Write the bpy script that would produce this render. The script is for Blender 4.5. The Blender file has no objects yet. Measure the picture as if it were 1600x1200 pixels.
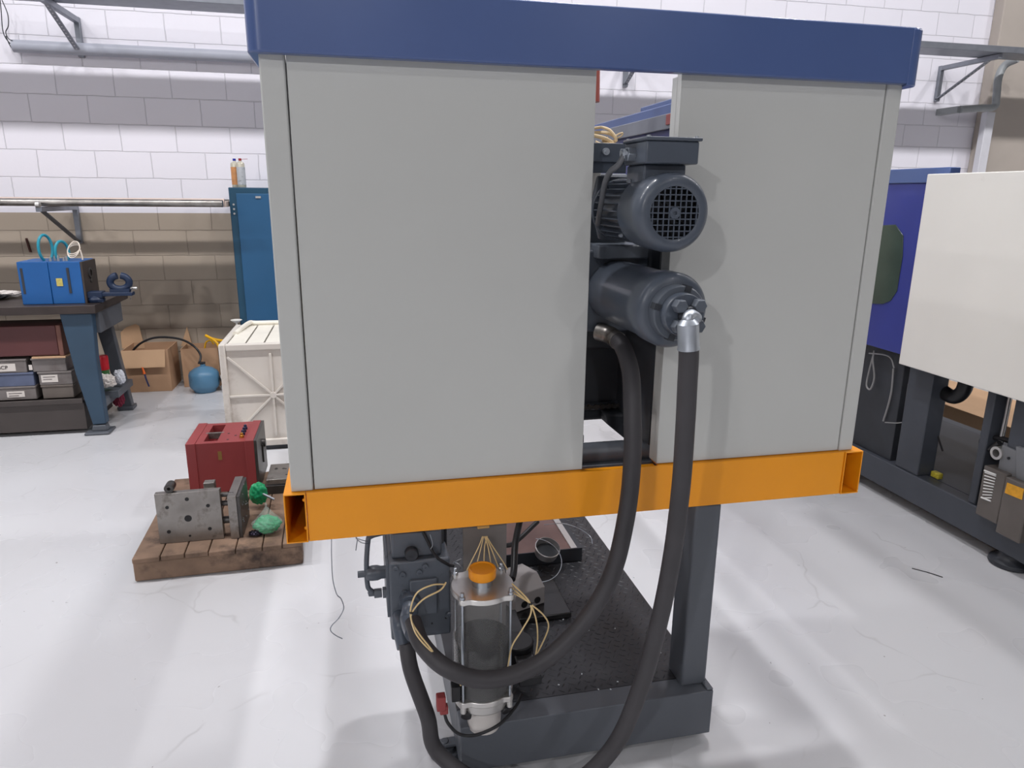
import bpy, bmesh, math, random
from mathutils import Vector, Matrix
random.seed(7)
PI = math.pi
SC = bpy.context.scene
COL = SC.collection

# ------------------------------------------------------------------ camera
F, PITCH, YAW, ROLL = 1110.27, .2591, .2203, .0096
CAM = Vector((.1728, -1.6836, 1.5983))
FW = Vector((math.sin(YAW)*math.cos(PITCH), math.cos(YAW)*math.cos(PITCH), -math.sin(PITCH)))
R0 = Vector((math.cos(YAW), -math.sin(YAW), 0))
U0 = R0.cross(FW)
RR = R0*math.cos(ROLL) + U0*math.sin(ROLL)
UU = -R0*math.sin(ROLL) + U0*math.cos(ROLL)
cd = bpy.data.cameras.new('camera')
cam = bpy.data.objects.new('camera', cd)
COL.objects.link(cam)
cd.sensor_width = 36
cd.lens = F*36/1600
cd.clip_start = .02
M3 = Matrix((RR, UU, -FW)).transposed()
cam.matrix_world = Matrix.Translation(CAM) @ M3.to_4x4()
SC.camera = cam

# ------------------------------------------------------------------ light
SC.view_settings.view_transform = 'Standard'
SC.view_settings.look = 'None'
SC.view_settings.gamma = 1
SC.view_settings.use_curve_mapping = False
SC.view_settings.exposure = 0.0
w = bpy.data.worlds.new('world')
SC.world = w
w.use_nodes = True
w.node_tree.nodes['Background'].inputs[0].default_value = (.8, .85, 1, 1)
w.node_tree.nodes['Background'].inputs[1].default_value = .3
LAMPS = [(-6.4, 1.3, 110, 'farthest left in the row above the workbench'), (-4.3, 1.3, 100, 'second from the left in the row above the workbench'),
         (-2.2, 1.3, 98, 'above the workbench end and the pallet'), (-.3, 1.3, 90, 'right above the grey panelled machine'),
         (1.8, 1.3, 110, 'between the two machines'), (3.9, 1.3, 110, 'above the white panelled machine'),
         (6.0, 1.3, 90, 'beside the beige pier'), (8.2, 1.3, 90, 'farthest right, beyond the beige pier'),
         (-7.0, -10, 680, 'in the far row, left end'), (-1.1, -10, 210, 'in the far row, middle'), (4.6, -10, 190, 'in the far row, right end'),
         (-3.2, -4.4, 45, 'in the middle row, left'), (3.2, -4.4, 45, 'in the middle row, right')]
LAMP_Z = 6.2
LAMP_COL = (1, .985, 1)


def lamp_light(x, y, p):
    l = bpy.data.lights.new('area_light', 'AREA')
    l.shape = 'DISK'
    l.size = .34
    l.energy = p
    l.color = LAMP_COL
    o = bpy.data.objects.new('lamp_light', l)
    COL.objects.link(o)
    o.location = (x, y, LAMP_Z - .155)
    return o


# ------------------------------------------------------------------ helpers
def U(px, py, X=None, Y=None, Z=None):
    """point of the place seen at a photo pixel, on a known plane"""
    d = FW + RR*((px-800)/F) - UU*((py-600)/F)
    if X is not None:
        t = (X-CAM.x)/d.x
    elif Y is not None:
        t = (Y-CAM.y)/d.y
    else:
        t = (Z-CAM.z)/d.z
    return CAM + d*t


def lin(c):
    return tuple((v/12.92 if v <= .04045 else ((v+.055)/1.055)**2.4) for v in c)


def rgb(r, g, b):
    return lin((r/255, g/255, b/255))


MATS = {}


def mat(name, col, rough=.5, metal=0, var=.06, scale=6, bump=0, bscale=60, coat=0, trans=0, ior=1.45, alpha=1, spec=.5, stain=None, stain_t=.6, stain_s=3):
    if name in MATS:
        return MATS[name]
    m = bpy.data.materials.new(name)
    m.use_nodes = True
    nt = m.node_tree
    b = nt.nodes['Principled BSDF']
    b.inputs['Roughness'].default_value = rough
    b.inputs['Metallic'].default_value = metal
    b.inputs['Specular IOR Level'].default_value = spec
    b.inputs['IOR'].default_value = ior
    b.inputs['Alpha'].default_value = alpha
    b.inputs['Transmission Weight'].default_value = trans
    b.inputs['Coat Weight'].default_value = coat
    tc = nt.nodes.new('ShaderNodeTexCoord')
    n = nt.nodes.new('ShaderNodeTexNoise')
    n.inputs['Scale'].default_value = scale
    n.inputs['Detail'].default_value = 5
    nt.links.new(tc.outputs['Object'], n.inputs['Vector'])
    r = nt.nodes.new('ShaderNodeValToRGB')
    r.color_ramp.elements[0].position = .3
    r.color_ramp.elements[1].position = .7
    r.color_ramp.elements[0].color = (*[c*(1-var) for c in col], 1)
    r.color_ramp.elements[1].color = (*[min(1, c*(1+var)) for c in col], 1)
    nt.links.new(n.outputs['Fac'], r.inputs['Fac'])
    out = r.outputs['Color']
    if stain:
        n2 = nt.nodes.new('ShaderNodeTexNoise')
        n2.inputs['Scale'].default_value = stain_s
        n2.inputs['Detail'].default_value = 8
        n2.inputs['Roughness'].default_value = .65
        nt.links.new(tc.outputs['Object'], n2.inputs['Vector'])
        r2 = nt.nodes.new('ShaderNodeValToRGB')
        r2.color_ramp.elements[0].position = stain_t
        r2.color_ramp.elements[1].position = min(1, stain_t+.18)
        r2.color_ramp.elements[0].color = (0, 0, 0, 1)
        r2.color_ramp.elements[1].color = (1, 1, 1, 1)
        nt.links.new(n2.outputs['Fac'], r2.inputs['Fac'])
        mx = nt.nodes.new('ShaderNodeMix')
        mx.data_type = 'RGBA'
        nt.links.new(r2.outputs['Color'], mx.inputs[0])
        nt.links.new(out, mx.inputs[6])
        mx.inputs[7].default_value = (*stain, 1)
        out = mx.outputs[2]
    nt.links.new(out, b.inputs['Base Color'])
    if bump:
        n3 = nt.nodes.new('ShaderNodeTexNoise')
        n3.inputs['Scale'].default_value = bscale
        n3.inputs['Detail'].default_value = 3
        nt.links.new(tc.outputs['Object'], n3.inputs['Vector'])
        bp = nt.nodes.new('ShaderNodeBump')
        bp.inputs['Strength'].default_value = bump
        bp.inputs['Distance'].default_value = .002
        nt.links.new(n3.outputs['Fac'], bp.inputs['Height'])
        nt.links.new(bp.outputs['Normal'], b.inputs['Normal'])
    MATS[name] = m
    return m


class MB:
    def __init__(s):
        s.bm = bmesh.new()

    def _add(s, verts, faces):
        vs = [s.bm.verts.new(v) for v in verts]
        for f in faces:
            try:
                s.bm.faces.new([vs[i] for i in f])
            except ValueError:
                pass
        return s

    def box(s, x0, x1, y0, y1, z0, z1, rot=None, piv=None):
        c = [Vector((x, y, z)) for x in (x0, x1) for y in (y0, y1) for z in (z0, z1)]
        if rot is not None:
            p = Vector(piv) if piv else (c[0]+c[7])/2
            c = [p + rot @ (v-p) for v in c]
        return s._add(c, [(0, 1, 3, 2), (4, 6, 7, 5), (0, 4, 5, 1), (2, 3, 7, 6), (0, 2, 6, 4), (1, 5, 7, 3)])

    def bar(s, p0, p1, w, h, up=(0, 0, 1)):
        p0 = Vector(p0); p1 = Vector(p1)
        d = (p1-p0).normalized()
        a = d.cross(Vector(up))
        if a.length < 1e-4:
            a = d.cross(Vector((0, 1, 0)))
        a.normalize()
        b = a.cross(d)
        vs = []
        for p in (p0, p1):
            for i, j in ((-1, -1), (1, -1), (1, 1), (-1, 1)):
                vs.append(p + a*(i*w/2) + b*(j*h/2))
        return s._add(vs, [(0, 1, 2, 3), (7, 6, 5, 4), (0, 4, 5, 1), (1, 5, 6, 2), (2, 6, 7, 3), (3, 7, 4, 0)])

    def prism(s, poly, axis, a, b):
        def mk(p, v):
            return {'X': (v, p[0], p[1]), 'Y': (p[0], v, p[1]), 'Z': (p[0], p[1], v)}[axis]
        n = len(poly)
        vs = [mk(p, a) for p in poly] + [mk(p, b) for p in poly]
        fs = [tuple(range(n)), tuple(range(2*n-1, n-1, -1))] + [(i, i+n, (i+1) % n+n, (i+1) % n) for i in range(n)]
        return s._add(vs, fs)

    def lathe(s, prof, o, axis, seg=40, a0=0, a1=2*PI):
        """prof: (radius, height) pairs along axis from o"""
        o = Vector(o); ax = Vector(axis).normalized()
        t = Vector((0, 0, 1)) if abs(ax.z) < .9 else Vector((1, 0, 0))
        e1 = ax.cross(t).normalized(); e2 = ax.cross(e1)
        rings = []
        full = abs(a1-a0-2*PI) < 1e-6
        for r, h in prof:
            if r < 1e-6:
                rings.append([s.bm.verts.new(o+ax*h)])
            else:
                rings.append([s.bm.verts.new(o+ax*h+e1*(r*math.cos(a0+(a1-a0)*k/seg))+e2*(r*math.sin(a0+(a1-a0)*k/seg))) for k in range(seg if full else seg+1)])
        for A, B in zip(rings, rings[1:]):
            n = seg
            for k in range(n):
                k2 = (k+1) % len(A) if len(A) > 1 else 0
                l2 = (k+1) % len(B) if len(B) > 1 else 0
                try:
                    if len(A) == 1 and len(B) == 1:
                        continue
                    if len(A) == 1:
                        s.bm.faces.new((A[0], B[k], B[l2]))
                    elif len(B) == 1:
                        s.bm.faces.new((A[k], B[0], A[k2]))
                    else:
                        s.bm.faces.new((A[k], B[k], B[l2], A[k2]))
                except ValueError:
                    pass
        return s

    def cyl(s, p0, p1, r, r2=None, seg=32):
        p0 = Vector(p0); p1 = Vector(p1); r2 = r if r2 is None else r2
        L = (p1-p0).length
        return s.lathe([(0, 0), (r, 0), (r2, L), (0, L)], p0, p1-p0, seg)

    def hexa(s, p0, p1, r):
        return s.cyl(p0, p1, r, seg=6)

    def sphere(s, c, r, seg=20, sz=1):
        n = seg//2
        return s.lathe([(r*math.sin(PI*k/n) if 0 < k < n else 0, -r*sz*math.cos(PI*k/n)) for k in range(n+1)], c, (0, 0, 1), seg)

    def tube(s, pts, r, seg=14, n=8, smooth=True, closed=False):
        pts = [Vector(p) for p in pts]
        if smooth and len(pts) > 2:
            out = []
            P = ([pts[-1]]+pts+[pts[0], pts[1]]) if closed else ([pts[0]*2-pts[1]]+pts+[pts[-1]*2-pts[-2]])
            for i in range(1, len(P)-2):
                for k in range(n):
                    t = k/n
                    a, b, c, d = P[i-1], P[i], P[i+1], P[i+2]
                    out.append(.5*((2*b)+(c-a)*t+(2*a-5*b+4*c-d)*t*t+(3*b-3*c+d-a)*t**3))
            if not closed:
                out.append(pts[-1])
            pts = out
        N = len(pts)
        rs = r if callable(r) else (lambda t: r)
        prev = None; rings = []
        for i, p in enumerate(pts):
            if closed:
                d = (pts[(i+1) % N]-pts[i-1]).normalized()
            else:
                d = (pts[min(i+1, N-1)]-pts[max(i-1, 0)]).normalized()
            if prev is None:
                t = Vector((0, 0, 1)) if abs(d.z) < .9 else Vector((1, 0, 0))
                e = d.cross(t).normalized()
            else:
                e = (prev - d*prev.dot(d)).normalized()
            prev = e
            f = d.cross(e); rad = rs(i/max(1, N-1))
            rings.append([s.bm.verts.new(p+e*(rad*math.cos(2*PI*k/seg))+f*(rad*math.sin(2*PI*k/seg))) for k in range(seg)])
        M = N if closed else N-1
        for i in range(M):
            A = rings[i]; B = rings[(i+1) % N]
            for k in range(seg):
                s.bm.faces.new((A[k], A[(k+1) % seg], B[(k+1) % seg], B[k]))
        if not closed:
            s.bm.faces.new(rings[0][::-1]); s.bm.faces.new(rings[-1])
        return s

    def grid(s, fn, nu, nv):
        vs = [[s.bm.verts.new(fn(i/nu, j/nv)) for j in range(nv+1)] for i in range(nu+1)]
        for i in range(nu):
            for j in range(nv):
                s.bm.faces.new((vs[i][j], vs[i+1][j], vs[i+1][j+1], vs[i][j+1]))
        return s

    def build(s, name, m, parent=None, bevel=0, seg=2, smooth=True, solid=0, subsurf=0):
        bmesh.ops.recalc_face_normals(s.bm, faces=s.bm.faces)
        off = Vector((0, 0, 0))
        q = parent
        while q is not None:
            off += Vector(q.location); q = q.parent
        org = None
        if parent is None:
            c = [v.co for v in s.bm.verts]
            org = Vector(((min(v.x for v in c)+max(v.x for v in c))/2, (min(v.y for v in c)+max(v.y for v in c))/2, min(v.z for v in c)))
            off = org
        for v in s.bm.verts:
            v.co -= off
        me = bpy.data.meshes.new(name)
        s.bm.to_mesh(me); s.bm.free()
        o = bpy.data.objects.new(name, me)
        COL.objects.link(o)
        if m: me.materials.append(m)
        if parent is not None:
            o.parent = parent
        else:
            o.location = org
        if smooth:
            for p in me.polygons: p.use_smooth = True
            me.set_sharp_from_angle(angle=math.radians(35))
        if solid:
            d = o.modifiers.new('solid', 'SOLIDIFY'); d.thickness = solid; d.offset = 0
        if subsurf:
            d = o.modifiers.new('sub', 'SUBSURF'); d.levels = subsurf; d.render_levels = subsurf
        if bevel:
            d = o.modifiers.new('bevel', 'BEVEL'); d.width = bevel; d.segments = seg
            d.limit_method = 'ANGLE'; d.angle_limit = math.radians(40); d.harden_normals = False
        return o


def thing(name, loc, label, cat, group=None):
    o = bpy.data.objects.new(name, None)
    COL.objects.link(o)
    o.empty_display_size = .05
    o.location = loc
    o['label'] = label; o['category'] = cat
    if group: o['group'] = group
    return o


def tag(o, label, cat, group=None, kind=None):
    o['label'] = label; o['category'] = cat
    if group: o['group'] = group
    if kind: o['kind'] = kind
    return o


def struct(o):
    o['kind'] = 'structure'
    return o


def text(name, s, size, loc, rot, m, parent, ext=.0006, align='CENTER'):
    cu = bpy.data.curves.new(name, 'FONT')
    cu.body = s; cu.size = size; cu.extrude = ext; cu.align_x = align; cu.align_y = 'CENTER'
    tmp = bpy.data.objects.new(name, cu)
    me = bpy.data.meshes.new_from_object(tmp)
    bpy.data.objects.remove(tmp)
    o = bpy.data.objects.new(name, me)
    COL.objects.link(o)
    me.materials.clear(); me.materials.append(m)
    off = Vector((0, 0, 0)); q = parent
    while q is not None:
        off += Vector(q.location); q = q.parent
    o.parent = parent
    o.location = Vector(loc)-off
    o.rotation_euler = rot
    return o


def RZ(a): return Matrix.Rotation(a, 3, 'Z')
def RX(a): return Matrix.Rotation(a, 3, 'X')
def RY(a): return Matrix.Rotation(a, 3, 'Y')


# ------------------------------------------------------------------ materials
GREY = mat('grey_panel_paint', rgb(186, 187, 184), .42, var=.02, scale=2, stain=rgb(160, 152, 138), stain_t=.72, stain_s=5)
BLUE = mat('blue_header_paint', rgb(74, 94, 142), .3, var=.03, coat=.3)
YEL = mat('yellow_frame_paint', rgb(233, 150, 20), .38, var=.04, scale=4, stain=rgb(170, 105, 30), stain_t=.72, stain_s=6)
DGREY = mat('grey_machine_enamel', rgb(72, 79, 90), .36, var=.06, coat=.2, stain=rgb(60, 62, 66), stain_t=.68, stain_s=9)
FRAMEG = mat('dark_grey_frame_paint', rgb(84, 88, 95), .4, var=.06, stain=rgb(110, 116, 124), stain_t=.76, stain_s=10)
CAST = mat('cast_grey_paint', rgb(82, 88, 97), .38, var=.1, scale=12, bump=.2, bscale=90)
DARK = mat('dark_interior_steel', rgb(48, 51, 57), .5, var=.15, scale=9)
BLACKP = mat('black_plastic', rgb(28, 28, 31), .4)
RUB = mat('hose_rubber', rgb(58, 56, 59), .55, var=.12, scale=10, bump=.15, bscale=200)
ZINC = mat('zinc_plated_steel', rgb(178, 184, 192), .42, 1, var=.08, scale=30)
GALV = mat('galvanised_steel', rgb(140, 144, 152), .45, .7, var=.08, scale=14)
ALU = mat('machined_aluminium', rgb(205, 203, 200), .34, .85, var=.04, scale=12)
STEEL = mat('ground_steel', rgb(150, 146, 142), .36, .8, var=.25, scale=9, stain=rgb(70, 62, 55), stain_t=.52, stain_s=9)
OILY = mat('oily_dark_steel', rgb(82, 80, 79), .38, .6, var=.2, scale=12)
STRAW = mat('clear_oil_tube', rgb(216, 190, 140), .3, var=.08)
BEIGEW = mat('beige_wire', rgb(214, 190, 150), .5)
WHITEP = mat('white_paint', rgb(222, 220, 214), .4, var=.03, scale=2, stain=rgb(190, 185, 178), stain_t=.66)
REDM = mat('red_mould_paint', rgb(136, 56, 58), .42, var=.08, scale=5, stain=rgb(100, 45, 45), stain_t=.62, stain_s=6)
WOOD = mat('worn_pallet_wood', rgb(128, 105, 88), .8, var=.28, scale=7, bump=.4, bscale=40, stain=rgb(66, 54, 48), stain_t=.5, stain_s=6)
CARD = mat('cardboard', rgb(178, 142, 112), .85, var=.08, scale=4)
CARDL = mat('kraft_cardboard_liner', rgb(188, 154, 122), .85, var=.06, scale=4)
CABBL = mat('cabinet_blue_paint', rgb(36, 84, 122), .42, var=.06, scale=3, stain=rgb(70, 120, 150), stain_t=.74, stain_s=5)
CABDK = mat('cabinet_frame_paint', rgb(26, 68, 92), .45, var=.06)
BENCHBL = mat('bench_blue_paint', rgb(48, 70, 90), .5, var=.08, stain=rgb(80, 84, 88), stain_t=.62, stain_s=6)
BENCHTOP = mat('oily_bench_steel', rgb(62, 54, 52), .4, .3, var=.2, scale=5)
MBLUE = mat('mould_blue_paint', rgb(26, 88, 152), .42, var=.08, scale=5, stain=rgb(40, 100, 135), stain_t=.62)
TEAL = mat('teal_hose', rgb(40, 140, 160), .35)
GREENB = mat('green_plastic', rgb(30, 160, 105), .4, var=.15, scale=20)
BINM = mat('grey_bin_plastic', rgb(116, 110, 108), .5, var=.1, scale=6, stain=rgb(80, 72, 68), stain_t=.55)
LABW = mat('paper_label', rgb(205, 198, 192), .7, var=.05)
INK = mat('black_ink', rgb(45, 40, 42), .7)
BROWN = mat('maroon_case_paint', rgb(84, 46, 46), .5, var=.1, scale=4)
CLEAR = mat('clear_plastic_bag', rgb(225, 240, 235), .12, alpha=.16, var=.0, spec=1)


def wall_mat():
    m = bpy.data.materials.new('painted_block_wall'); m.use_nodes = True
    nt = m.node_tree; N = nt.nodes; L = nt.links; b = N['Principled BSDF']
    b.inputs['Roughness'].default_value = .55
    tc = N.new('ShaderNodeTexCoord'); sp = N.new('ShaderNodeSeparateXYZ')
    geo = N.new('ShaderNodeNewGeometry')
    L.new(geo.outputs['Position'], sp.inputs[0])
    ax = N.new('ShaderNodeMath'); ax.operation = 'ADD'; ax.inputs[1].default_value = 1.5895 + .4152*40
    sy = N.new('ShaderNodeMath'); sy.operation = 'ADD'
    L.new(sp.outputs['X'], sy.inputs[0]); L.new(sp.outputs['X'], ax.inputs[0])
    az = N.new('ShaderNodeMath'); az.operation = 'ADD'; az.inputs[1].default_value = -(2.9563 - .2076*14)
    L.new(sp.outputs['Z'], az.inputs[0])
    cb = N.new('ShaderNodeCombineXYZ'); L.new(ax.outputs[0], cb.inputs[0]); L.new(az.outputs[0], cb.inputs[1])
    # slightly wavy joints, as laid by hand
    dn = N.new('ShaderNodeTexNoise'); dn.inputs['Scale'].default_value = 7; L.new(geo.outputs['Position'], dn.inputs['Vector'])
    dm = N.new('ShaderNodeVectorMath'); dm.operation = 'MULTIPLY_ADD'
    dm.inputs[1].default_value = (.012, .012, 0); L.new(dn.outputs['Color'], dm.inputs[0]); L.new(cb.outputs[0], dm.inputs[2])
    br = N.new('ShaderNodeTexBrick')
    br.inputs['Scale'].default_value = 1
    br.inputs['Brick Width'].default_value = .4152; br.inputs['Row Height'].default_value = .2076
    br.inputs['Mortar Size'].default_value = .0045; br.inputs['Mortar Smooth'].default_value = .6
    br.offset = .5
    br.inputs['Color1'].default_value = (1, 1, 1, 1); br.inputs['Color2'].default_value = (.975, .975, .975, 1); br.inputs['Mortar'].default_value = (.8, .8, .8, 1)
    L.new(dm.outputs[0], br.inputs['Vector'])
    lt = N.new('ShaderNodeMath'); lt.operation = 'GREATER_THAN'; lt.inputs[1].default_value = 1.432
    L.new(sp.outputs['Z'], lt.inputs[0])
    mx = N.new('ShaderNodeMix'); mx.data_type = 'RGBA'
    mx.inputs[6].default_value = (*rgb(170, 157, 142), 1); mx.inputs[7].default_value = (*rgb(232, 230, 238), 1)
    L.new(lt.outputs[0], mx.inputs[0])
    mu = N.new('ShaderNodeMix'); mu.data_type = 'RGBA'; mu.blend_type = 'MULTIPLY'; mu.inputs[0].default_value = 1
    L.new(mx.outputs[2], mu.inputs[6]); L.new(br.outputs['Color'], mu.inputs[7])
    L.new(mu.outputs[2], b.inputs['Base Color'])
    n = N.new('ShaderNodeTexNoise'); n.inputs['Scale'].default_value = 40; L.new(geo.outputs['Position'], n.inputs['Vector'])
    ma = N.new('ShaderNodeMath'); ma.operation = 'MULTIPLY_ADD'; ma.inputs[1].default_value = .12
    inv = N.new('ShaderNodeMath'); inv.operation = 'SUBTRACT'; inv.inputs[0].default_value = 1; L.new(br.outputs['Fac'], inv.inputs[1])
    L.new(n.outputs['Fac'], ma.inputs[0]); L.new(inv.outputs[0], ma.inputs[2])
    bp = N.new('ShaderNodeBump'); bp.inputs['Strength'].default_value = .7; bp.inputs['Distance'].default_value = .006
    L.new(ma.outputs[0], bp.inputs['Height']); L.new(bp.outputs['Normal'], b.inputs['Normal'])
    return m


def floor_mat():
    m = bpy.data.materials.new('white_epoxy_floor'); m.use_nodes = True
    nt = m.node_tree; N = nt.nodes; L = nt.links; b = N['Principled BSDF']
    geo = N.new('ShaderNodeNewGeometry'); P = geo.outputs['Position']
    def noise(sc, det=6, rough=.6):
        n = N.new('ShaderNodeTexNoise'); n.inputs['Scale'].default_value = sc; n.inputs['Detail'].default_value = det; n.inputs['Roughness'].default_value = rough
        L.new(P, n.inputs['Vector']); return n
    def ramp(src, p0, p1, c0=0, c1=1):
        r = N.new('ShaderNodeValToRGB'); r.color_ramp.elements[0].position = p0; r.color_ramp.elements[1].position = p1
        r.color_ramp.elements[0].color = (c0, c0, c0, 1); r.color_ramp.elements[1].color = (c1, c1, c1, 1); L.new(src, r.inputs['Fac']); return r
    def mixc(f, a, c, blend='MIX'):
        x = N.new('ShaderNodeMix'); x.data_type = 'RGBA'; x.blend_type = blend
        if isinstance(f, (int, float)): x.inputs[0].default_value = f
        else: L.new(f, x.inputs[0])
        if isinstance(a, tuple): x.inputs[6].default_value = a
        else: L.new(a, x.inputs[6])
        if isinstance(c, tuple): x.inputs[7].default_value = c
        else: L.new(c, x.inputs[7])
        return x.outputs[2]
    base = mixc(ramp(noise(1.1, 1.5, .5).outputs['Fac'], .3, .75).outputs['Color'], (*rgb(200, 201, 204), 1), (*rgb(192, 192, 195), 1))
    # hairline scuffs
    vo = N.new('ShaderNodeTexVoronoi'); vo.feature = 'DISTANCE_TO_EDGE'; vo.inputs['Scale'].default_value = 1.1
    dn = noise(2.2, 3); dv = N.new('ShaderNodeVectorMath'); dv.operation = 'MULTIPLY_ADD'; dv.inputs[1].default_value = (.35, .35, 0)
    L.new(dn.outputs['Color'], dv.inputs[0]); L.new(P, dv.inputs[2]); L.new(dv.outputs[0], vo.inputs['Vector'])
    sc = ramp(vo.outputs['Distance'], 0, .007, 1, 0)
    msk = ramp(noise(2.7, 2).outputs['Fac'], .5, .62)
    f = N.new('ShaderNodeMath'); f.operation = 'MULTIPLY'; L.new(sc.outputs['Color'], f.inputs[0]); L.new(msk.outputs['Color'], f.inputs[1])
    f2 = N.new('ShaderNodeMath'); f2.operation = 'MULTIPLY'; f2.inputs[1].default_value = .3; L.new(f.outputs[0], f2.inputs[0])
    base = mixc(f2.outputs[0], base, (*rgb(120, 116, 116), 1))
    # specks of dirt
    sp = ramp(noise(38, 2, .5).outputs['Fac'], .755, .775)
    f3 = N.new('ShaderNodeMath'); f3.operation = 'MULTIPLY'; f3.inputs[1].default_value = .7; L.new(sp.outputs['Color'], f3.inputs[0])
    base = mixc(f3.outputs[0], base, (*rgb(96, 90, 88), 1))
    L.new(base, b.inputs['Base Color'])
    rr = ramp(noise(2.5, 2, .5).outputs['Fac'], .3, .7, .24, .33); L.new(rr.outputs['Color'], b.inputs['Roughness'])
    bp = N.new('ShaderNodeBump'); bp.inputs['Strength'].default_value = .05; bp.inputs['Distance'].default_value = .01
    L.new(noise(5, 2).outputs['Fac'], bp.inputs['Height']); L.new(bp.outputs['Normal'], b.inputs['Normal'])
    return m


WALL = wall_mat(); FLOOR = floor_mat()
DULLWALL = mat('dull_hall_wall', rgb(128, 126, 126), .7)
BEIGEWALL = mat('beige_render', rgb(178, 169, 160), .7, var=.04, scale=3, bump=.3, bscale=50)
CEIL = mat('ceiling_sheet', rgb(110, 112, 116), .6)

# ------------------------------------------------------------------ the room
YW = 4.87
struct(MB().box(-8, 10, -14, YW+.2, -.15, 0).build('floor', FLOOR, smooth=False))
struct(MB().box(-8.2, 10.2, YW, YW+.2, 0, 6.6).build('wall_back', WALL, smooth=False))
struct(MB().box(-8.2, -8, -14, YW, 0, 6.6).build('wall_left', DULLWALL, smooth=False))
struct(MB().box(10, 10.2, -14, YW, 0, 6.6).build('wall_right', DULLWALL, smooth=False))
struct(MB().box(-8.2, 10.2, -14.2, -14, 0, 6.6).build('wall_front', DULLWALL, smooth=False))
struct(MB().box(-8.2, 10.2, -14.2, YW+.2, 6.6, 6.75).build('ceiling', CEIL, smooth=False))
# beige rendered pier at the right, standing proud of the block wall
pk = U(1571, 0, Y=4.75).x
struct(MB().box(pk, 9.9, 4.75, YW, 0, 6.6).build('trim_1', BEIGEWALL, bevel=.01))

# ceiling lamps
LH = mat('lamp_housing', rgb(70, 74, 80), .4)
for i, (x, y, p, wh) in enumerate(LAMPS):
    t = thing('ceiling_lamp', (x, y, LAMP_Z-.15), 'round grey high bay ceiling lamp '+wh, 'lamp', 'high bay lamps')
    MB().lathe([(0, .16), (.07, .16), (.09, .12), (.2, .05), (.22, 0), (.2, 0), (.18, .03), (0, .03)], (x, y, LAMP_Z-.15), (0, 0, 1), 32).build('housing', LH, t)
    MB().cyl((x, y, LAMP_Z), (x, y, 6.6), .008, seg=8).build('suspension_rod', GALV, t)
    l = lamp_light(x, y, p); l.parent = t; l.location = (0, 0, -.004)
#LIGHTEND

# ------------------------------------------------------------------ main machine
mc = thing('injection_moulding_machine', (.78, .6, 0), 'large machine with light grey panels, blue header, yellow rail and dark grey base', 'machine')
ZB, ZT, ZH, W = .897, 1.878, 2.008, 1.561
G0, G1 = .743, .954           # the gap between the two front panels


def sheet(x0, x1, name='front_panel', lab=None):
    m = MB().box(x0, x1, 0, .022, ZB, ZT+.02)
    m.box(x0, x0+.003, .018, .05, ZB, ZT).box(x1-.003, x1, .018, .05, ZB, ZT)
    o = m.build(name, GREY, mc, bevel=.003)
    return o


sheet(.0565, G0); sheet(G1, 1.514)
for x0, x1, s in ((.001, .0535, 0), (1.517, W, 1)):
    MB().box(x0, x1, -.003, .05, ZB-.002, ZT+.02).build('corner_post', GREY, mc, bevel=.004)
MB().box(0.001, .02, .05, 1.7, ZB, ZT+.02).build('side_panel', GREY, mc)
MB().box(W-.02, W, .05, 1.7, ZB, ZT+.02).build('side_panel', GREY, mc)
# header: a pressed channel with rounded corners running round three sides
def arc(cx, cy, r, a0, a1, n=6): return [(cx+r*math.cos(a0+(a1-a0)*k/n), cy+r*math.sin(a0+(a1-a0)*k/n)) for k in range(n+1)]
xo0, xo1, yo = -.02, 1.588, -.032
outer = [(xo0, 1.7)] + arc(xo0+.035, yo+.035, .035, PI, 1.5*PI) + arc(xo1-.035, yo+.035, .035, 1.5*PI, 2*PI) + [(xo1, 1.7)]
inner = [(xo1-.045, 1.7), (xo1-.045, -.002), (xo0+.045, -.002), (xo0+.045, 1.7)]
MB().prism(outer+inner, 'Z', ZT, ZH).build('header_rail', BLUE, mc, bevel=.004)
MB().prism([(1.546, yo-.0015)] + arc(xo1+.0015-.036, yo-.0015+.036, .036, 1.5*PI, 2*PI) + [(xo1+.0015, .05), (xo1-.004, .05), (1.546, yo+.004)], 'Z', ZT-.004, ZH-.004).build('header_corner_cap', BLUE, mc, bevel=.002)

# yellow frame: a front plate between two open-ended side tubes
ZY0, ZY1 = .765, .895
YF = -.012
m = MB().box(.036, 1.53, YF, YF+.006, ZY0, ZY1).box(.036, 1.53, YF+.006, YF+.06, ZY0, ZY0+.005)
m.box(.036, G0-.005, YF+.006, YF+.06, ZY1-.005, ZY1).box(G1+.005, 1.53, YF+.006, YF+.06, ZY1-.005, ZY1)
m.box(G0-.005, G1+.005, YF+.006, YF+.045, ZY1-.014, ZY1-.010)
m.build('frame_rail', YEL, mc, bevel=.0015)
for x0, x1 in ((-.017, .035), (1.531, 1.589)):
    th = .0035; a, b = YF-.004, 2.6
    m = MB().box(x0, x1, a, b, ZY1-th, ZY1).box(x0, x1, a, b, ZY0, ZY0+th).box(x0, x0+th, a, b, ZY0+th, ZY1-th).box(x1-th, x1, a, b, ZY0+th, ZY1-th)
    if x0 < 0:
        for z in (ZY0+.03, ZY1-.025): m.sphere((x1-th-.002, a+.02, z), .005, 8)
    m.build('frame_tube', YEL, mc, bevel=.001)

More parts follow.
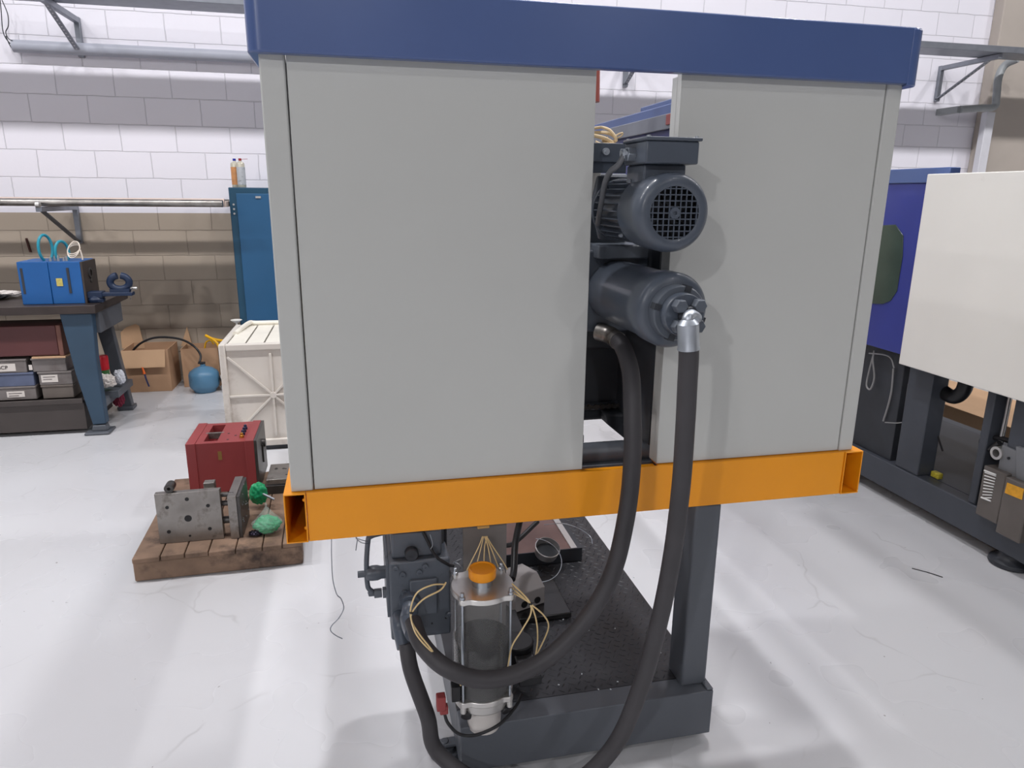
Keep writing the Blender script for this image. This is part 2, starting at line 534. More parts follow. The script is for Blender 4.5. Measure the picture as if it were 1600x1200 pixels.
# post, base and tread plate
MB().box(1.078, 1.158, -.008, .085, .175, ZY0).build('support_post', FRAMEG, mc, bevel=.007, seg=3)
MB().box(1.078, 1.158, 2.2, 2.3, .175, ZY0).build('support_post', FRAMEG, mc, bevel=.007, seg=3)
MB().box(.42, .5, 2.2, 2.3, .175, ZY0).build('support_post', FRAMEG, mc, bevel=.007, seg=3)
m = MB().box(.404, 1.165, -.045, .03, .028, .177).box(.404, .46, .03, 3.2, .028, .17).box(1.11, 1.165, .03, 3.2, .028, .17).box(.404, 1.165, 3.2, 3.28, .028, .17)
m.box(1.145, 1.165, -.043, .03, .178, .184)
m.build('base_frame', FRAMEG, mc, bevel=.004)


def tread_mat():
    m = mat('tread_plate_black', rgb(52, 53, 57), .42, .2, var=.15, scale=8)
    return m


MB().box(.404, 1.16, .03, 3.2, .168, .177).build('tread_plate', tread_mat(), mc)
# raised tread lozenges, staggered and turned left and right in turn
m = MB()
def loz(x, y, a):
    c, s_ = math.cos(a), math.sin(a); L_, w_ = .0125, .0036; z = .177
    pts = [(-L_, 0, 0), (0, -w_, 0), (L_, 0, 0), (0, w_, 0), (-L_*.5, 0, .0016), (L_*.5, 0, .0016)]
    vs = [(x+c*u-s_*v, y+s_*u+c*v, z+h) for u, v, h in pts]
    m._add(vs, [(0, 1, 4), (1, 5, 4), (1, 2, 5), (2, 3, 5), (3, 4, 5), (3, 0, 4)])
iy = 0; y = .045
while y < 1.75:
    x = .47 + (.0125 if iy % 2 else 0); ix = 0
    while x < 1.155:
        if not (x > 1.075 and y < .09):
            loz(x, y, math.radians(45 if (ix+iy) % 2 else -45)+.15)
        x += .025; ix += 1
    y += .025; iy += 1
tag_ = m.build('tread_pattern', MATS['tread_plate_black'], mc); tag_['kind'] = 'stuff'
# white shavings on the tread plate
for i in range(3): pass
for (fx, fy) in ((1.1, -.0), (.385, .03), (1.1, 3.1), (.45, 3.1)):
    MB().lathe([(0, 0), (.04, 0), (.04, .012), (.02, .016), (.014, .03), (0, .03)], (fx, fy+.03, .0), (0, 0, 1), 28).build('levelling_foot', DARK, mc)
m = MB().lathe([(.018, 0), (.045, 0), (.045, .012), (.03, .018), (.018, .018), (.018, 0)], (.372, .07, .002), (0, 0, 1), 32)
m.cyl((.372, .07, .004), (.372, .07, .045), .012, seg=16).box(.372, .43, .055, .085, .03, .042)
m.build('levelling_foot', FRAMEG, mc, bevel=.002)


def P(px, py, Y): return U(px, py, Y=Y)


# --- electric motor --------------------------------------------------------
MX, MZ, MYF = .86, 1.565, -.215
mot = MB()
mot.lathe([(0, 0), (.064, 0), (.064, .19), (.078, .192), (.078, .205), (.062, .21), (0, .21)], (MX, -.085, MZ), (0, 1, 0), 48)
motor = mot.build('electric_motor', DGREY, mc, bevel=.002)
m = MB()
for k in range(26):
    a = 2*PI*k/26
    if abs(a-PI/2) < .35: continue
    c, s_ = math.cos(a), math.sin(a)
    t = Vector((-s_, 0, c))*.0014
    p0 = Vector((MX+c*.062, 0, MZ+s_*.062)); p1 = Vector((MX+c*.077, 0, MZ+s_*.077))
    vs = []
    for yy in (-.075, .1):
        for p, sg in ((p0, 1), (p1, 1), (p1, -1), (p0, -1)):
            q = p+t*sg; vs.append((q.x, yy, q.z))
    m._add(vs, [(0, 1, 2, 3), (7, 6, 5, 4), (0, 4, 5, 1), (1, 5, 6, 2), (2, 6, 7, 3), (3, 7, 4, 0)])
m.build('cooling_fins', DGREY, motor)
# fan cowl: cup with an open front face behind a square-mesh grille
prof = [(.082, .135), (.0855, .06), (.086, .032), (.084, .014), (.078, .004), (.070, 0), (.058, .001), (.0565, .002), (.0565, .006), (.064, .006), (.076, .014), (.080, .035), (.079, .135), (.082, .135)]
MB().lathe(prof, (MX, MYF, MZ), (0, 1, 0), 64).build('fan_cowl', DGREY, motor)
m = MB()
g = .0128
for k in range(-4, 5):
    u = k*g
    h = math.sqrt(max(0, .0568**2-u*u))
    if h > .004:
        m.box(MX+u-.0013, MX+u+.0013, MYF+.001, MYF+.004, MZ-h, MZ+h)
        m.box(MX-h, MX+h, MYF+.0015, MYF+.0045, MZ+u-.0013, MZ+u+.0013)
m.lathe([(.004, 0), (.012, 0), (.013, .002), (.013, .005), (.004, .005)], (MX, MYF-.001, MZ), (0, 1, 0), 24)
m.build('fan_grille', DGREY, motor)
m = MB().cyl((MX, MYF+.02, MZ), (MX, MYF+.05, MZ), .016, seg=20)
for k in range(7):
    a = 2*PI*k/7+.3
    m.box(MX+.014, MX+.068, MYF+.022, MYF+.045, MZ-.001, MZ+.001, rot=RY(-a), piv=(MX, MYF+.03, MZ))
m.build('cooling_fan', BLACKP, motor)
MB().cyl((MX, MYF+.06, MZ), (MX, MYF+.065, MZ), .077, seg=40).build('end_shield', DARK, motor)
m = MB()
for dx, dz in ((-.055, .069), (.055, .069), (-.068, -.055), (.068, -.055)):
    MB().cyl((MX+dx, -.078, MZ+dz), (MX+dx, -.068, MZ+dz), .004, seg=10).build('cowl_screw', ZINC, motor)
# terminal box on top
tx0, tx1, ty0, ty1, tz0, tz1 = .800, .924, -.18, -.05, 1.668, 1.716
tb = MB().box(tx0, tx1, ty0, ty1, tz0, tz1).box(MX-.05, MX+.05, -.15, -.045, MZ+.06, tz0).build('terminal_box', DGREY, motor, bevel=.004)
lid = MB().box(tx0-.004, tx1+.005, ty0-.005, ty1+.003, tz1, tz1+.008).build('terminal_box_lid', DGREY, motor, bevel=.003)
m = MB()
for a, b in ((tx0+.006, ty0+.005), (tx1-.006, ty0+.005), (tx0+.006, ty1-.006), (tx1-.006, ty1-.006)):
    MB().cyl((a, b, tz1+.007), (a, b, tz1+.011), .0045, seg=12).build('lid_screw', ZINC, motor)
m = MB().hexa((tx0+.001, -.11, 1.690), (tx0-.018, -.11, 1.690), .0165).cyl((tx0-.018, -.11, 1.690), (tx0-.03, -.11, 1.688), .013, .011)
m.hexa((tx0-.021, -.11, 1.689), (tx0-.028, -.11, 1.688), .0155)
m.build('cable_gland', ZINC, motor, bevel=.001)
MB().tube([(tx0-.024, -.115, 1.689), P(966, 258, -.112), P(954, 268, -.09), P(946, 284, -.05), P(942, 303, -.01), P(938, 325, .03), P(934, 350, .08)], .0068).build('power_cable', mat('grey_cable', rgb(96, 98, 102), .45), motor)
m = MB().prism([(MX-.075, MZ+.01), (MX-.06, MZ+.085), (MX+.06, MZ+.085), (MX+.075, MZ+.01), (MX+.05, MZ-.075), (MX-.05, MZ-.075)], 'Y', .122, .142)
m.box(.80, .94, .1, .3, 1.44, 1.475)
m.build('motor_mount', CAST, mc, bevel=.004)

# --- bracketry behind the gap, above the motor
m = MB().box(.70, .85, .06, .075, 1.655, 1.70).box(.70, .88, .05, .075, 1.68, 1.725).box(.70, .84, .06, .30, 1.70, 1.708)
m.build('mounting_bracket', DGREY, mc, bevel=.002)
b0 = U(946, 237, Y=.045)
MB().cyl(b0, b0+Vector((0, -.008, 0)), .0085, seg=18).cyl(b0+Vector((0, -.008, 0)), b0+Vector((0, -.010, 0)), .004, seg=6).build('bracket_bolt', ZINC, mc)
m = MB().box(.72, .93, .24, .5, 1.46, 1.66)
m.build('gearbox_housing', CAST, mc, bevel=.01)
m = MB().box(.715, .83, .19, .205, 1.58, 1.70)
m.build('white_backing_plate', WHITEP, mc, bevel=.002)
# wire loops
m = MB()
m.tube([P(928, 207, .12), P(938, 207, .12), P(950, 208, .1), P(960, 213, .1), P(962, 220, .1), P(950, 222, .1), P(942, 219, .1), P(950, 216, .1)], .004, 8)
m.tube([P(926, 201, .12), P(940, 199, .12), P(952, 203, .1), P(961, 213, .09), P(963, 221, .09)], .0035, 8)
m.tube([P(960, 213, .1), P(968, 209, .1), P(973, 208, .1), P(970, 213, .1), P(962, 216, .1)], .002, 8)
m.tube([P(928, 212, .1), P(944, 216, .09), P(957, 224, .085), P(940, 226, .085), P(930, 222, .09)], .0045, 8)
m.tube([P(934, 225, .08), P(955, 225, .08), P(972, 227, .08), P(955, 229, .08)], .003, 8)
m.build('wire_loops', BEIGEW, mc)

# --- rear rail seen through the gap
m = MB().box(1.1, 1.13, .25, 1.1, 1.80, 1.863)
m.build('rear_header_rail', BLUE, mc, bevel=.003)
m = MB().box(1.085, 1.1, .25, 1.1, 1.79, 1.833).build('rear_rail_angle', GALV, mc, bevel=.002)
MB().box(1.1, 1.13, .25, 1.0, 1.62, 1.80).build('rear_side_panel', mat('deep_blue_panel_paint', rgb(44, 52, 120), .35), mc)
MB().box(1.08, 1.1, .3, .36, 1.8, 1.83).build('red_clamp', mat('faded_red_paint', rgb(150, 82, 80), .5), mc, bevel=.002)
rc = U(936, 160, Y=.5)
MB().cyl(rc+Vector((-.03, 0, -.0)), rc+Vector((-.03, 0, .16)), .03, .026, 20).build('warning_beacon', mat('orange_red_lens', rgb(176, 92, 78), .4), mc)
MB().cyl(rc+Vector((-.03, 0, -.2)), rc+Vector((-.03, 0, 0)), .012, seg=12).build('beacon_stem', DARK, mc)

# --- injection cylinder
CX, CZ = .868, 1.352
m = MB().lathe([(0, .0), (.068, 0), (.080, .006), (.0855, .016), (.0855, .07), (.0815, .09), (.0815, .6), (0, .6)], (CX, -.225, CZ), (0, 1, 0), 64)
cyl = m.build('injection_cylinder', DGREY, mc)
MB().lathe([(0, 0), (.058, 0), (.061, .003), (.061, .04), (0, .04)], (CX, -.255, CZ), (0, 1, 0), 48).build('slotted_ring_nut', CAST, cyl)
m = MB()
for k in range(4):
    a = PI/4+k*PI/2+.5
    c, s_ = math.cos(a), math.sin(a)
    MB().box(CX+c*.056-.007, CX+c*.056+.007, -.2575, -.235, CZ+s_*.056-.007, CZ+s_*.056+.007, rot=RY(-a)).build('ring_nut_slot', DARK, cyl)
MB().lathe([(0, 0), (.045, 0), (.047, .003), (.047, .03), (0, .03)], (CX, -.28, CZ), (0, 1, 0), 48).build('end_cap', DGREY, cyl, bevel=.001)
for k in range(4):
    a = PI*.25+k*PI/2
    c, s_ = math.cos(a)*.031, math.sin(a)*.031
    MB().lathe([(0, 0), (.0135, .0), (.0155, .003), (.0155, .024), (0, .024)], (CX+.004+c, -.302, CZ+s_), (0, 1, 0), 6).build('flange_bolt', CAST, cyl, bevel=.001)
MB().lathe([(.006, 0), (.019, 0), (.021, .004), (.021, .025), (.006, .025)], (CX+.004, -.300, CZ), (0, 1, 0), 32).build('flange_clamp', DARK, cyl)
MB().box(.77, .965, .14, .16, 1.24, 1.46).build('cylinder_flange', DGREY, mc, bevel=.006)

# --- injection carriage seen below the cylinder
m = MB().box(.70, 1.15, .32, .62, P(930, 657, .32).z, 1.40).box(.70, 1.15, .30, .32, P(930, 642, .3).z, P(930, 630, .3).z).box(.70, 1.15, .27, .32, 1.16, 1.40)
m.prism([(P(a_, b_, .3).x, P(a_, b_, .3).z) for a_, b_ in ((940, 640), (942, 657), (982, 690), (1050, 690), (1050, 640))], 'Y', .26, .55)
m.build('injection_carriage', DARK, mc, bevel=.01)
zch = P(930, 636, .295).z
m = MB()
for k in range(22):
    x = .70+k*.02
    m.cyl((x, .292, zch), (x, .31, zch), .008, seg=12)
    m.box(x, x+.02, .294, .298, zch-.005, zch+.005)
m.build('roller_chain', mat('chain_steel', rgb(74, 72, 70), .4, .6), mc)
m = MB().cyl((.60, .14, .888), (1.1, .14, .888), .03, seg=32).box(.6, 1.1, .1, .18, .775, .865).box(.6, .80, .16, .22, .88, .935)
m.build('cross_tie_bar', FRAMEG, mc, bevel=.003)
MB().box(.955, .985, .06, .4, .93, 1.47).build('inner_frame_upright', DARK, mc)

# --- hoses
HR = .0275
s0 = Vector((CX+.004, -.296, CZ))
YFR = -.335
f0, f1_ = P(1075, 503, YFR), P(1076, 546, YFR)
m = MB().tube([s0+Vector((.002, 0, 0)), s0+Vector((.004, -.02, 0)), (s0+f0)/2+Vector((0, -.008, .010)), f0+Vector((0, .001, .008)), f0+Vector((0, 0, -.004))], .0125, 20)
fd = (f1_-f0).normalized()
m.lathe([(.0135, -.006), (.0165, -.003), (.0225, .004), (.0225, (f1_-f0).length-.006), (.0238, (f1_-f0).length-.003), (.0238, (f1_-f0).length), (.02, (f1_-f0).length)], f0, fd, 32)
hB = [f1_-fd*.01, f1_+fd*.015, P(1074, 600, -.332), P(1071, 660, -.325), P(1064, 760, -.31), P(1050, 870, -.295), P(1030, 970, -.285), P(1002, 1070, -.28), P(960, 1165, -.27)]
q = P(960, 1165, -.27)
hB += [Vector((.66, -.25, .125)), Vector((.56, -.2, .06)), Vector((.44, -.12, .06)), Vector((.335, -.06, .13)), P(668, 1120, -.04), P(643, 1050, .0), P(635, 1005, .03)]
hose = MB().tube(hB, HR*.78, 20, 10).build('hydraulic_hose', RUB, mc)
m.build('hose_ferrule', ZINC, hose)
yA = .03
hA = [P(958, 527, .1), P(972, 540, .03), P(985, 580, -.04), P(988, 640, -.09), P(988, 720, -.12), P(978, 810, -.14), P(955, 900, -.15), P(910, 975, -.155), P(845, 1035, -.16), P(765, 1062, -.165), P(700, 1045, -.15), P(660, 1008, -.09), P(645, 970, -.02)]
hose2 = MB().tube(hA, HR*.82, 20, 10).build('hydraulic_hose', RUB, mc)
e = P(958, 527, .1)
MB().tube([e+Vector((-.03, .04, .01)), e+Vector((-.005, .01, .004)), P(966, 533, .06)], .024, 20).build('hose_ferrule', STEEL, hose2)

# --- valve manifold / pump at the left
pm = P(612, 900, .11)
X0, X1 = U(608, 900, Y=.1).x, .40
m = MB().box(X0, X1, .1, .34, U(690, 992, Y=.1).z, U(612, 880, Y=.1).z)
m.box(X0+.01, X1-.02, .12, .3, U(612, 880, Y=.1).z, U(612, 850, Y=.1).z+.02)
zt = U(612, 850, Y=.1).z+.02
mani = m.build('valve_manifold', CAST, mc, bevel=.006)
def PM(px, py, Y=.1): return U(px, py, Y=Y)
m = MB()
zz = PM(640, 850).z
# pump body rising behind
m.lathe([(0, 0), (.07, 0), (.075, .01), (.075, .07), (.062, .08), (.062, .16), (0, .16)], (X0+.075, .22, zt-.01), (0, 0, 1), 8)
m.prism([(X0+.02, zt-.02), (X0+.012, zt+.06), (X0+.04, zt+.11), (X0+.11, zt+.11), (X0+.135, zt+.05), (X0+.13, zt-.02)], 'Y', .13, .2)
m.build('pump_body', CAST, mani, bevel=.005)
c = PM(643, 865, .11)
MB().lathe([(.006, 0), (.008, 0), (.016, 0), (.019, .004), (.019, .02), (0, .02)], (c.x, .098, c.z), (0, 1, 0), 32).cyl((c.x, .1, c.z), (c.x, .106, c.z), .008, seg=6).build('adjuster_plug', DARK, mani)
m = MB()
for px, py in ((618, 888), (664, 884), (629, 897), (655, 893), (674, 945), (632, 925), (700, 960)):
    c = PM(px, py, .1)
    MB().lathe([(0, .002), (.004, .002), (.004, 0), (.0075, 0), (.0085, .002), (.0085, .012), (0, .012)], (c.x, .092, c.z), (0, 1, 0), 20).build('socket_screw', CAST, mani)
MB().box(X0+.055, X0+.13, .088, .1, PM(640, 960).z, PM(640, 905).z).build('cover_plate', CAST, mani, bevel=.003)
m = MB()
for px, py, r in ((657, 978, .006), (675, 974, .003), (697, 965, .004)):
    c = PM(px, py, .1); m.cyl((c.x, .099, c.z), (c.x, .101, c.z), r, seg=14)
m.build('port_hole', BLACKP, mani)
# left side valve cartridges
m = MB()
c = PM(606, 893, .16); 
m.lathe([(0, 0), (.008, 0), (.008, .012), (.017, .014), (.02, .02), (.0215, .03), (.0215, .045), (.018, .055), (.018, .075), (0, .075)], (X0-.075, .16, c.z), (1, 0, 0), 24)
m.cyl((X0-.085, .16, c.z), (X0-.06, .16, c.z), .0095, seg=12)
m.build('relief_cartridge', CAST, mani, bevel=.001)
c2 = PM(606, 925, .16)
m = MB().hexa((X0-.042, .16, c2.z), (X0-.02, .16, c2.z), .0135).hexa((X0-.018, .16, c2.z), (X0, .16, c2.z), .016).box(X0-.008, X0, .11, .3, c2.z-.05, c.z+.05)
m.build('pipe_fitting', CAST, mani, bevel=.001)
a0 = PM(573, 880, .16)
m = MB().tube([(X0-.03, .16, c2.z), (X0-.055, .16, c2.z), (a0.x+.012, .16, c2.z+.006), (a0.x, .16, c2.z+.025), (a0.x-.001, .16, c2.z+.09), PM(575, 845, .16), PM(580, 838, .16), PM(596, 833, .165), PM(640, 822, .2), PM(700, 812, .25)], .0072, 14, 6)
m.build('steel_pipe', CAST, mani)
# two elbows at the lower front taking the hoses
m = MB()
e1 = PM(638, 968, .05)
m.tube([(e1.x+.01, .1, e1.z+.03), (e1.x+.006, .06, e1.z+.02), e1+Vector((.0, 0, 0)), P(646, 990, -.035)], .023, 20)
m.cyl((e1.x+.01, .1, e1.z+.033), (e1.x+.008, .075, e1.z+.028), .03, seg=32)
e2 = PM(626, 985, .07)
m.tube([(e2.x, .12, e2.z+.03), (e2.x-.002, .08, e2.z+.018), e2, P(632, 1012, .035)], .021, 20)
m.build('hose_elbow', DGREY, mani)
# control valves above manifold, half hidden by the rail
m = MB()
m.box(.36, .405, .2, .3, .60, .78).box(.345, .40, .17, .3, .545, .60)
m.cyl((.375, .2, .56), (.375, .2, .80), .02, seg=20)
m.build('solenoid_valve', DARK, mc, bevel=.005)
MB().cyl((.375, .14, .535), (.375, .14, .56), .032, seg=8).cyl((.375, .14, .49), (.375, .14, .535), .026, seg=24).build('valve_coil', BLACKP, mc, bevel=.003)
m = MB().tube([P(655, 820, .12), P(668, 845, .11), P(680, 868, .1), P(700, 882, .1), P(708, 884, .12)], .0045, 10)
m.build('black_wire', BLACKP, mc)
m = MB()
m.tube([P(708, 880, .05), P(714, 876, .04), P(721, 873, .04)], .001, 6)
m.tube([P(709, 878, .05), P(716, 881, .04), P(721, 887, .04)], .001, 6)
m.tube([P(672, 835, .09), P(676, 850, .09), P(673, 858, .09)], .001, 6)
m.build('bare_wire_ends', ZINC, mc)

# --- oil reservoir (central lubricator)
LX, LY = .468, -.03
lz0, lz1 = .29, .607
clear = mat('clear_acrylic', rgb(150, 150, 150), .06, trans=.0, alpha=.14, var=0, spec=.6)
m = MB()
def plate(z0, z1, r=.083, ear=.098):
    pts = []
    for k in range(72):
        a = 2*PI*k/72
        d = min(abs((a-PI/4-j*PI/2+PI) % (2*PI)-PI) for j in range(4))
        rr = r + (ear-r)*max(0, 1-(d/.2)**2)
        pts.append((LX+rr*math.cos(a), LY+rr*math.sin(a)))
    return MB().prism(pts, 'Z', z0, z1)
res = plate(lz1-.016, lz1).build('oil_reservoir', ALU, mc, bevel=.002)
plate(lz0-.004, lz0+.012).lathe([(0, 0), (.080, 0), (.078, -.03), (.058, -.045), (.05, -.05), (0, -.05)], (LX, LY, lz0), (0, 0, 1), 40).build('reservoir_base', ALU, res, bevel=.002)
MB().lathe([(.078, 0), (.081, 0), (.081, lz1-lz0-.026), (.078, lz1-lz0-.026), (.078, 0)], (LX, LY, lz0+.011), (0, 0, 1), 56).build('clear_cylinder', clear, res)
MB().lathe([(0, 0), (.0765, 0), (.0765, .15), (0, .15)], (LX, LY, lz0+.012), (0, 0, 1), 48).build('dark_oil', mat('dark_oil', rgb(26, 27, 30), .12), res)
for k in range(4):
    a = PI/4+k*PI/2
    x, y = LX+.089*math.cos(a), LY+.089*math.sin(a)
    rod = MB().cyl((x, y, lz0-.01), (x, y, lz1+.012), .0035, seg=12).build('tie_rod', ZINC, res)
    MB().lathe([(0, .02), (.0045, .018), (.005, .008), (.0075, .007), (.0075, 0), (0, 0)], (x, y, lz1), (0, 0, 1), 12).build('acorn_nut', ZINC, rod)
    MB().cyl((x, y, lz0-.022), (x, y, lz0+.0), .008, seg=16).build('foot_nut', ALU, rod)
MB().lathe([(0, .0), (.027, 0), (.027, .022), (0, .022)], (LX, LY, lz1), (0, 0, 1), 36).build('filler_neck', ZINC, res)
MB().lathe([(0, .0), (.033, 0), (.036, .003), (.037, .022), (.035, .027), (.031, .0275), (.029, .0255), (0, .0255)], (LX, LY, lz1+.02), (0, 0, 1), 48).build('filler_cap', mat('orange_plastic', rgb(236, 150, 20), .4), res)
MB().lathe([(0, 0), (.034, .002), (.044, .01), (.047, .03), (.047, .085), (0, .085)], (LX+.004, LY, .158), (0, 0, 1), 36).build('pump_foot', mat('white_plastic', rgb(205, 200, 196), .45), res)
for sx in (-1, 1):
    MB().cyl((LX+sx*.048, LY-.035, .262), (LX+sx*.056, LY-.062, .25), .0145, seg=20).build('bottom_port', BLACKP, res, bevel=.002)
# support plate behind
MB().box(.44, .565, .12, .128, .30, .77).build('support_plate', mat('grey_support_steel', rgb(118, 114, 112), .5, .3), mc)
MB().box(.478, .512, .1, .119, .70, .77).build('junction_terminal', mat('tan_plastic', rgb(196, 158, 96), .5), mc, bevel=.002)
m = MB()
for i, (px, py) in enumerate(((735, 880), (744, 885), (768, 887), (777, 882), (786, 878), (756, 888))):
    m.tube([P(758+i*1.5-4, 838, .09), P(758+(px-758)*.45, 855, .085), P(px, py, .07), P(px+(px-758)*.25, py+12, .06)], .0016, 8)
m.build('thin_oil_line', STRAW, mc)
# straw-coloured oil lines arching each side of the reservoir
m = MB()
L1 = [P(696, 913, -.07), P(676, 914, -.09), P(653, 925, -.1), P(643, 945, -.1), P(642, 965, -.1), P(650, 990, -.12), P(668, 1012, -.13), P(690, 1030, -.12), P(706, 1045, -.11), P(716, 1062, -.1), P(720, 1071, -.095)]
L2 = [P(697, 910, -.07), P(688, 922, -.085), P(662, 936, -.1), P(645, 955, -.1), P(643, 970, -.1), P(656, 992, -.12), P(672, 1012, -.13), P(684, 1030, -.12)]
L3 = [P(800, 912, -.07), P(815, 926, -.1), P(828, 942, -.12), P(829, 960, -.12), P(815, 985, -.12), P(800, 1010, -.12), P(794, 1040, -.11), P(790, 1066, -.1)]
L4 = [P(800, 918, -.07), P(818, 934, -.1), P(829, 944, -.12), P(838, 970, -.11), P(840, 1000, -.1), P(836, 1030, -.09)]
L5 = [P(800, 925, -.07), P(822, 938, -.1), P(832, 946, -.12), P(850, 962, -.11), P(857, 980, -.1), P(845, 1010, -.09), P(832, 1032, -.08)]
for L in (L1, L2, L3, L4, L5): m.tube(L, .0021, 8)
m.build('straw_oil_line', STRAW, res)
m = MB()
for px, py, Y in ((643, 957, -.1), (829, 943, -.12)):
    c = P(px, py, Y); m.cyl(c+Vector((0, 0, -.002)), c+Vector((0, 0, .002)), .005, seg=10).tube([c, c+Vector((.012, 0, .002))], .0012, 6)
m.build('cable_tie', BLACKP, res)
MB().box(.375, .40, -.09, -.06, .30, .345).build('sensor_connector', BLACKP, mc, bevel=.003)
MB().box(.575, .64, -.02, .02, .262, .29).build('sensor_connector', BLACKP, mc, bevel=.003)
m = MB().tube([P(808, 1045, -.05), P(822, 1048, -.05), P(828, 1040, -.05)], .004, 8)
m.build('metal_clip', ZINC, mc)
# red plug and its black cable
p = P(690, 1095, -.1)
plug = MB().box(p.x-.014, p.x+.01, -.115, -.09, p.z-.022, p.z+.02).box(p.x-.006, p.x+.016, -.112, -.093, p.z-.036, p.z-.012).build('red_plug', mat('dull_red_plastic', rgb(140, 58, 58), .5), mc, bevel=.003)
MB().tube([(p.x+.006, -.102, p.z-.034), P(700, 1130, -.1), P(718, 1147, -.1), P(745, 1148, -.1), P(780, 1132, -.1), P(805, 1105, -.07), P(815, 1085, -.02)], .0045, 10).build('plug_cable', BLACKP, mc)
# dangling thin wires at the left
MB().tube([P(518, 838, .0), P(518, 870, .0), P(520, 905, .0), P(526, 928, .0), P(533, 936, .0), P(537, 950, .0), P(530, 965, .0), P(518, 978, 0), P(517, 986, 0), P(525, 993, 0), P(535, 998, 0)], .0013, 6).build('loose_wire', GALV, mc)
m = MB().tube([P(553, 836, .1), P(558, 842, .1), P(557, 852, .1), P(556, 860, .1)], .0014, 6).tube([P(556, 841, .1), P(570, 845, .13), P(578, 846, .16), P(575, 849, .15), P(565, 848, .12), P(557, 842, .1)], .001, 6)
m.build('loose_wire', GALV, mc)

# --- things lying on the tread plate
tz = .1795
t = thing('drip_tray', (.86, .9, tz), 'brown stained steel drip tray standing tilted on the black tread plate', 'tray')
A, B, C_, D = U(762, 862, Z=.21), U(904, 850, Z=.2), U(904, 805, Y=1.35), U(770, 820, Y=1.35)
m = MB().box(.62, 1.02, .78, .785, tz, .235).box(.62, 1.02, .785, 1.3, tz, tz+.004).box(1.0, 1.02, .785, 1.3, tz, .235).box(.62, .64, .785, 1.3, tz, .235).box(.62, 1.02, 1.3, 1.305, tz, .235)
m.build('tray_wall', DARK, t)
MB().box(.64, 1.0, .785, 1.3, .224, .231).build('tray_surface', mat('stained_steel', rgb(118, 92, 86), .3, .6, var=.2, stain=rgb(160, 70, 60), stain_t=.66), t)
MB().box(.975, 1.0, .785, 1.3, .231, .236).build('bright_edge_strip', ALU, t)
# white junction block with two black ports
A_, B_ = U(805, 958, Z=.201), U(851, 942, Z=.201)
wj = (B_-A_).length
ux = (B_-A_).normalized(); uy = Vector((-ux.y, ux.x, 0))
def tj(u, v, z): return A_+ux*u+uy*v+Vector((0, 0, z))
t = thing('socket_block', tj(wj/2, .06, 0), 'grey wedge shaped plastic block with two round black ports beside the oil reservoir', 'connector block')
m = MB()
poly = [(0, 0), (0, .065), (.05, .10), (.15, .085), (.15, 0)]
vs = [tj(x, y, z) for x in (-.0, wj) for y, z in poly]
n = 5
m._add(vs, [tuple(range(n)), tuple(range(2*n-1, n-1, -1))]+[(i, i+n, (i+1) % n+n, (i+1) % n) for i in range(n)])
m.build('block_body', mat('light_grey_plastic', rgb(150, 146, 146), .5, var=.03), t, bevel=.003)
for u in (.3, .74):
    c = tj(wj*u, 0, .022)
    MB().cyl(c+uy*.001, c-uy*.0025, .0125, seg=24).build('round_port', BLACKP, t)
# steel dish
t = thing('steel_dish', (.83, .8, tz), 'round polished steel ring dish leaning on the tread plate', 'dish')
ctr = Vector((.865, .75, .26)); axd = Vector((.1, -.45, 1)).normalized()
MB().cyl(ctr-axd*.022, ctr-axd*.014, .041, seg=32).build('dish_base', DARK, t)
MB().lathe([(.041, -.022), (.046, -.022), (.05, .012), (.047, .014), (.043, -.012), (.041, -.022)], ctr, axd, 40).build('dish_wall', mat('polished_steel', rgb(200, 198, 198), .35, .8), t)
# coil of thin spring wire
m = MB()
c = U(828, 866, Z=.24)
def ringpts(c, r, tilt, n, a0=0, a1=2*PI):
    return [c+Vector((r*math.cos(a0+(a1-a0)*k/n), r*math.sin(a0+(a1-a0)*k/n)*math.cos(tilt), r*math.sin(a0+(a1-a0)*k/n)*math.sin(tilt))) for k in range(n+1)]
m.tube(ringpts(Vector((.80, .66, .27)), .095, .5, 16, -1.9, 1.4), .0014, 6, 4)
m.tube([P(850, 820, .9), P(880, 818, .9), P(905, 826, .88), P(922, 838, .85), P(926, 850, .8)], .0014, 6)
tag(m.build('spring_wire', ZINC), 'thin curled steel wire arching over the tread plate near the drip tray', 'wire')
# metal chips scattered on the tread plate
m = MB()
rc_ = random.Random(3)
for px, py in ((961, 982), (895, 992), (909, 1053), (935, 1077), (954, 1077), (1032, 1020), (990, 902), (873, 1070), (920, 985), (880, 968), (965, 1065)):
    q = U(px, py, Z=tz+.001)
    m.box(q.x-.0025, q.x+.0025, q.y-.0015, q.y+.0015, tz, tz+.002, rot=RZ(rc_.random()*3))
tag(m.build('metal_chips', mat('bright_chip', rgb(215, 220, 225), .3), smooth=False), 'tiny bright metal chips scattered on the black tread plate', 'metal chips', kind='stuff')
# black hose and cable bundle on the plate
m = MB().tube([P(812, 815, .55), P(805, 850, .5), P(803, 890, .42), P(800, 905, .38)], .012, 12).tube([P(840, 815, .7), P(800, 850, .6), P(770, 850, .5), P(764, 880, .4)], .009, 12)
m.build('black_cable_loom', BLACKP, mc)
MB().box(.62, .86, .40, .66, tz, .20).box(.60, .66, .1, .4, tz, .24).build('black_oil_pan', mat('oily_black', rgb(34, 33, 34), .25), mc, bevel=.004)
MB().cyl((.62, .2, tz), (.62, .2, .26), .05, seg=30).build('black_oil_can', BLACKP, mc, bevel=.004)
tag(MB().bar((.70, .56, .206), (.80, .62, .206), .02, .006).build('red_screwdriver', mat('red_handle', rgb(150, 60, 52), .5), bevel=.002), 'dull red handle lying on the black oil pan', 'tool')

# ------------------------------------------------------------------ wall hardware
def wpt(px, py, Y=YW): return U(px, py, Y=Y)
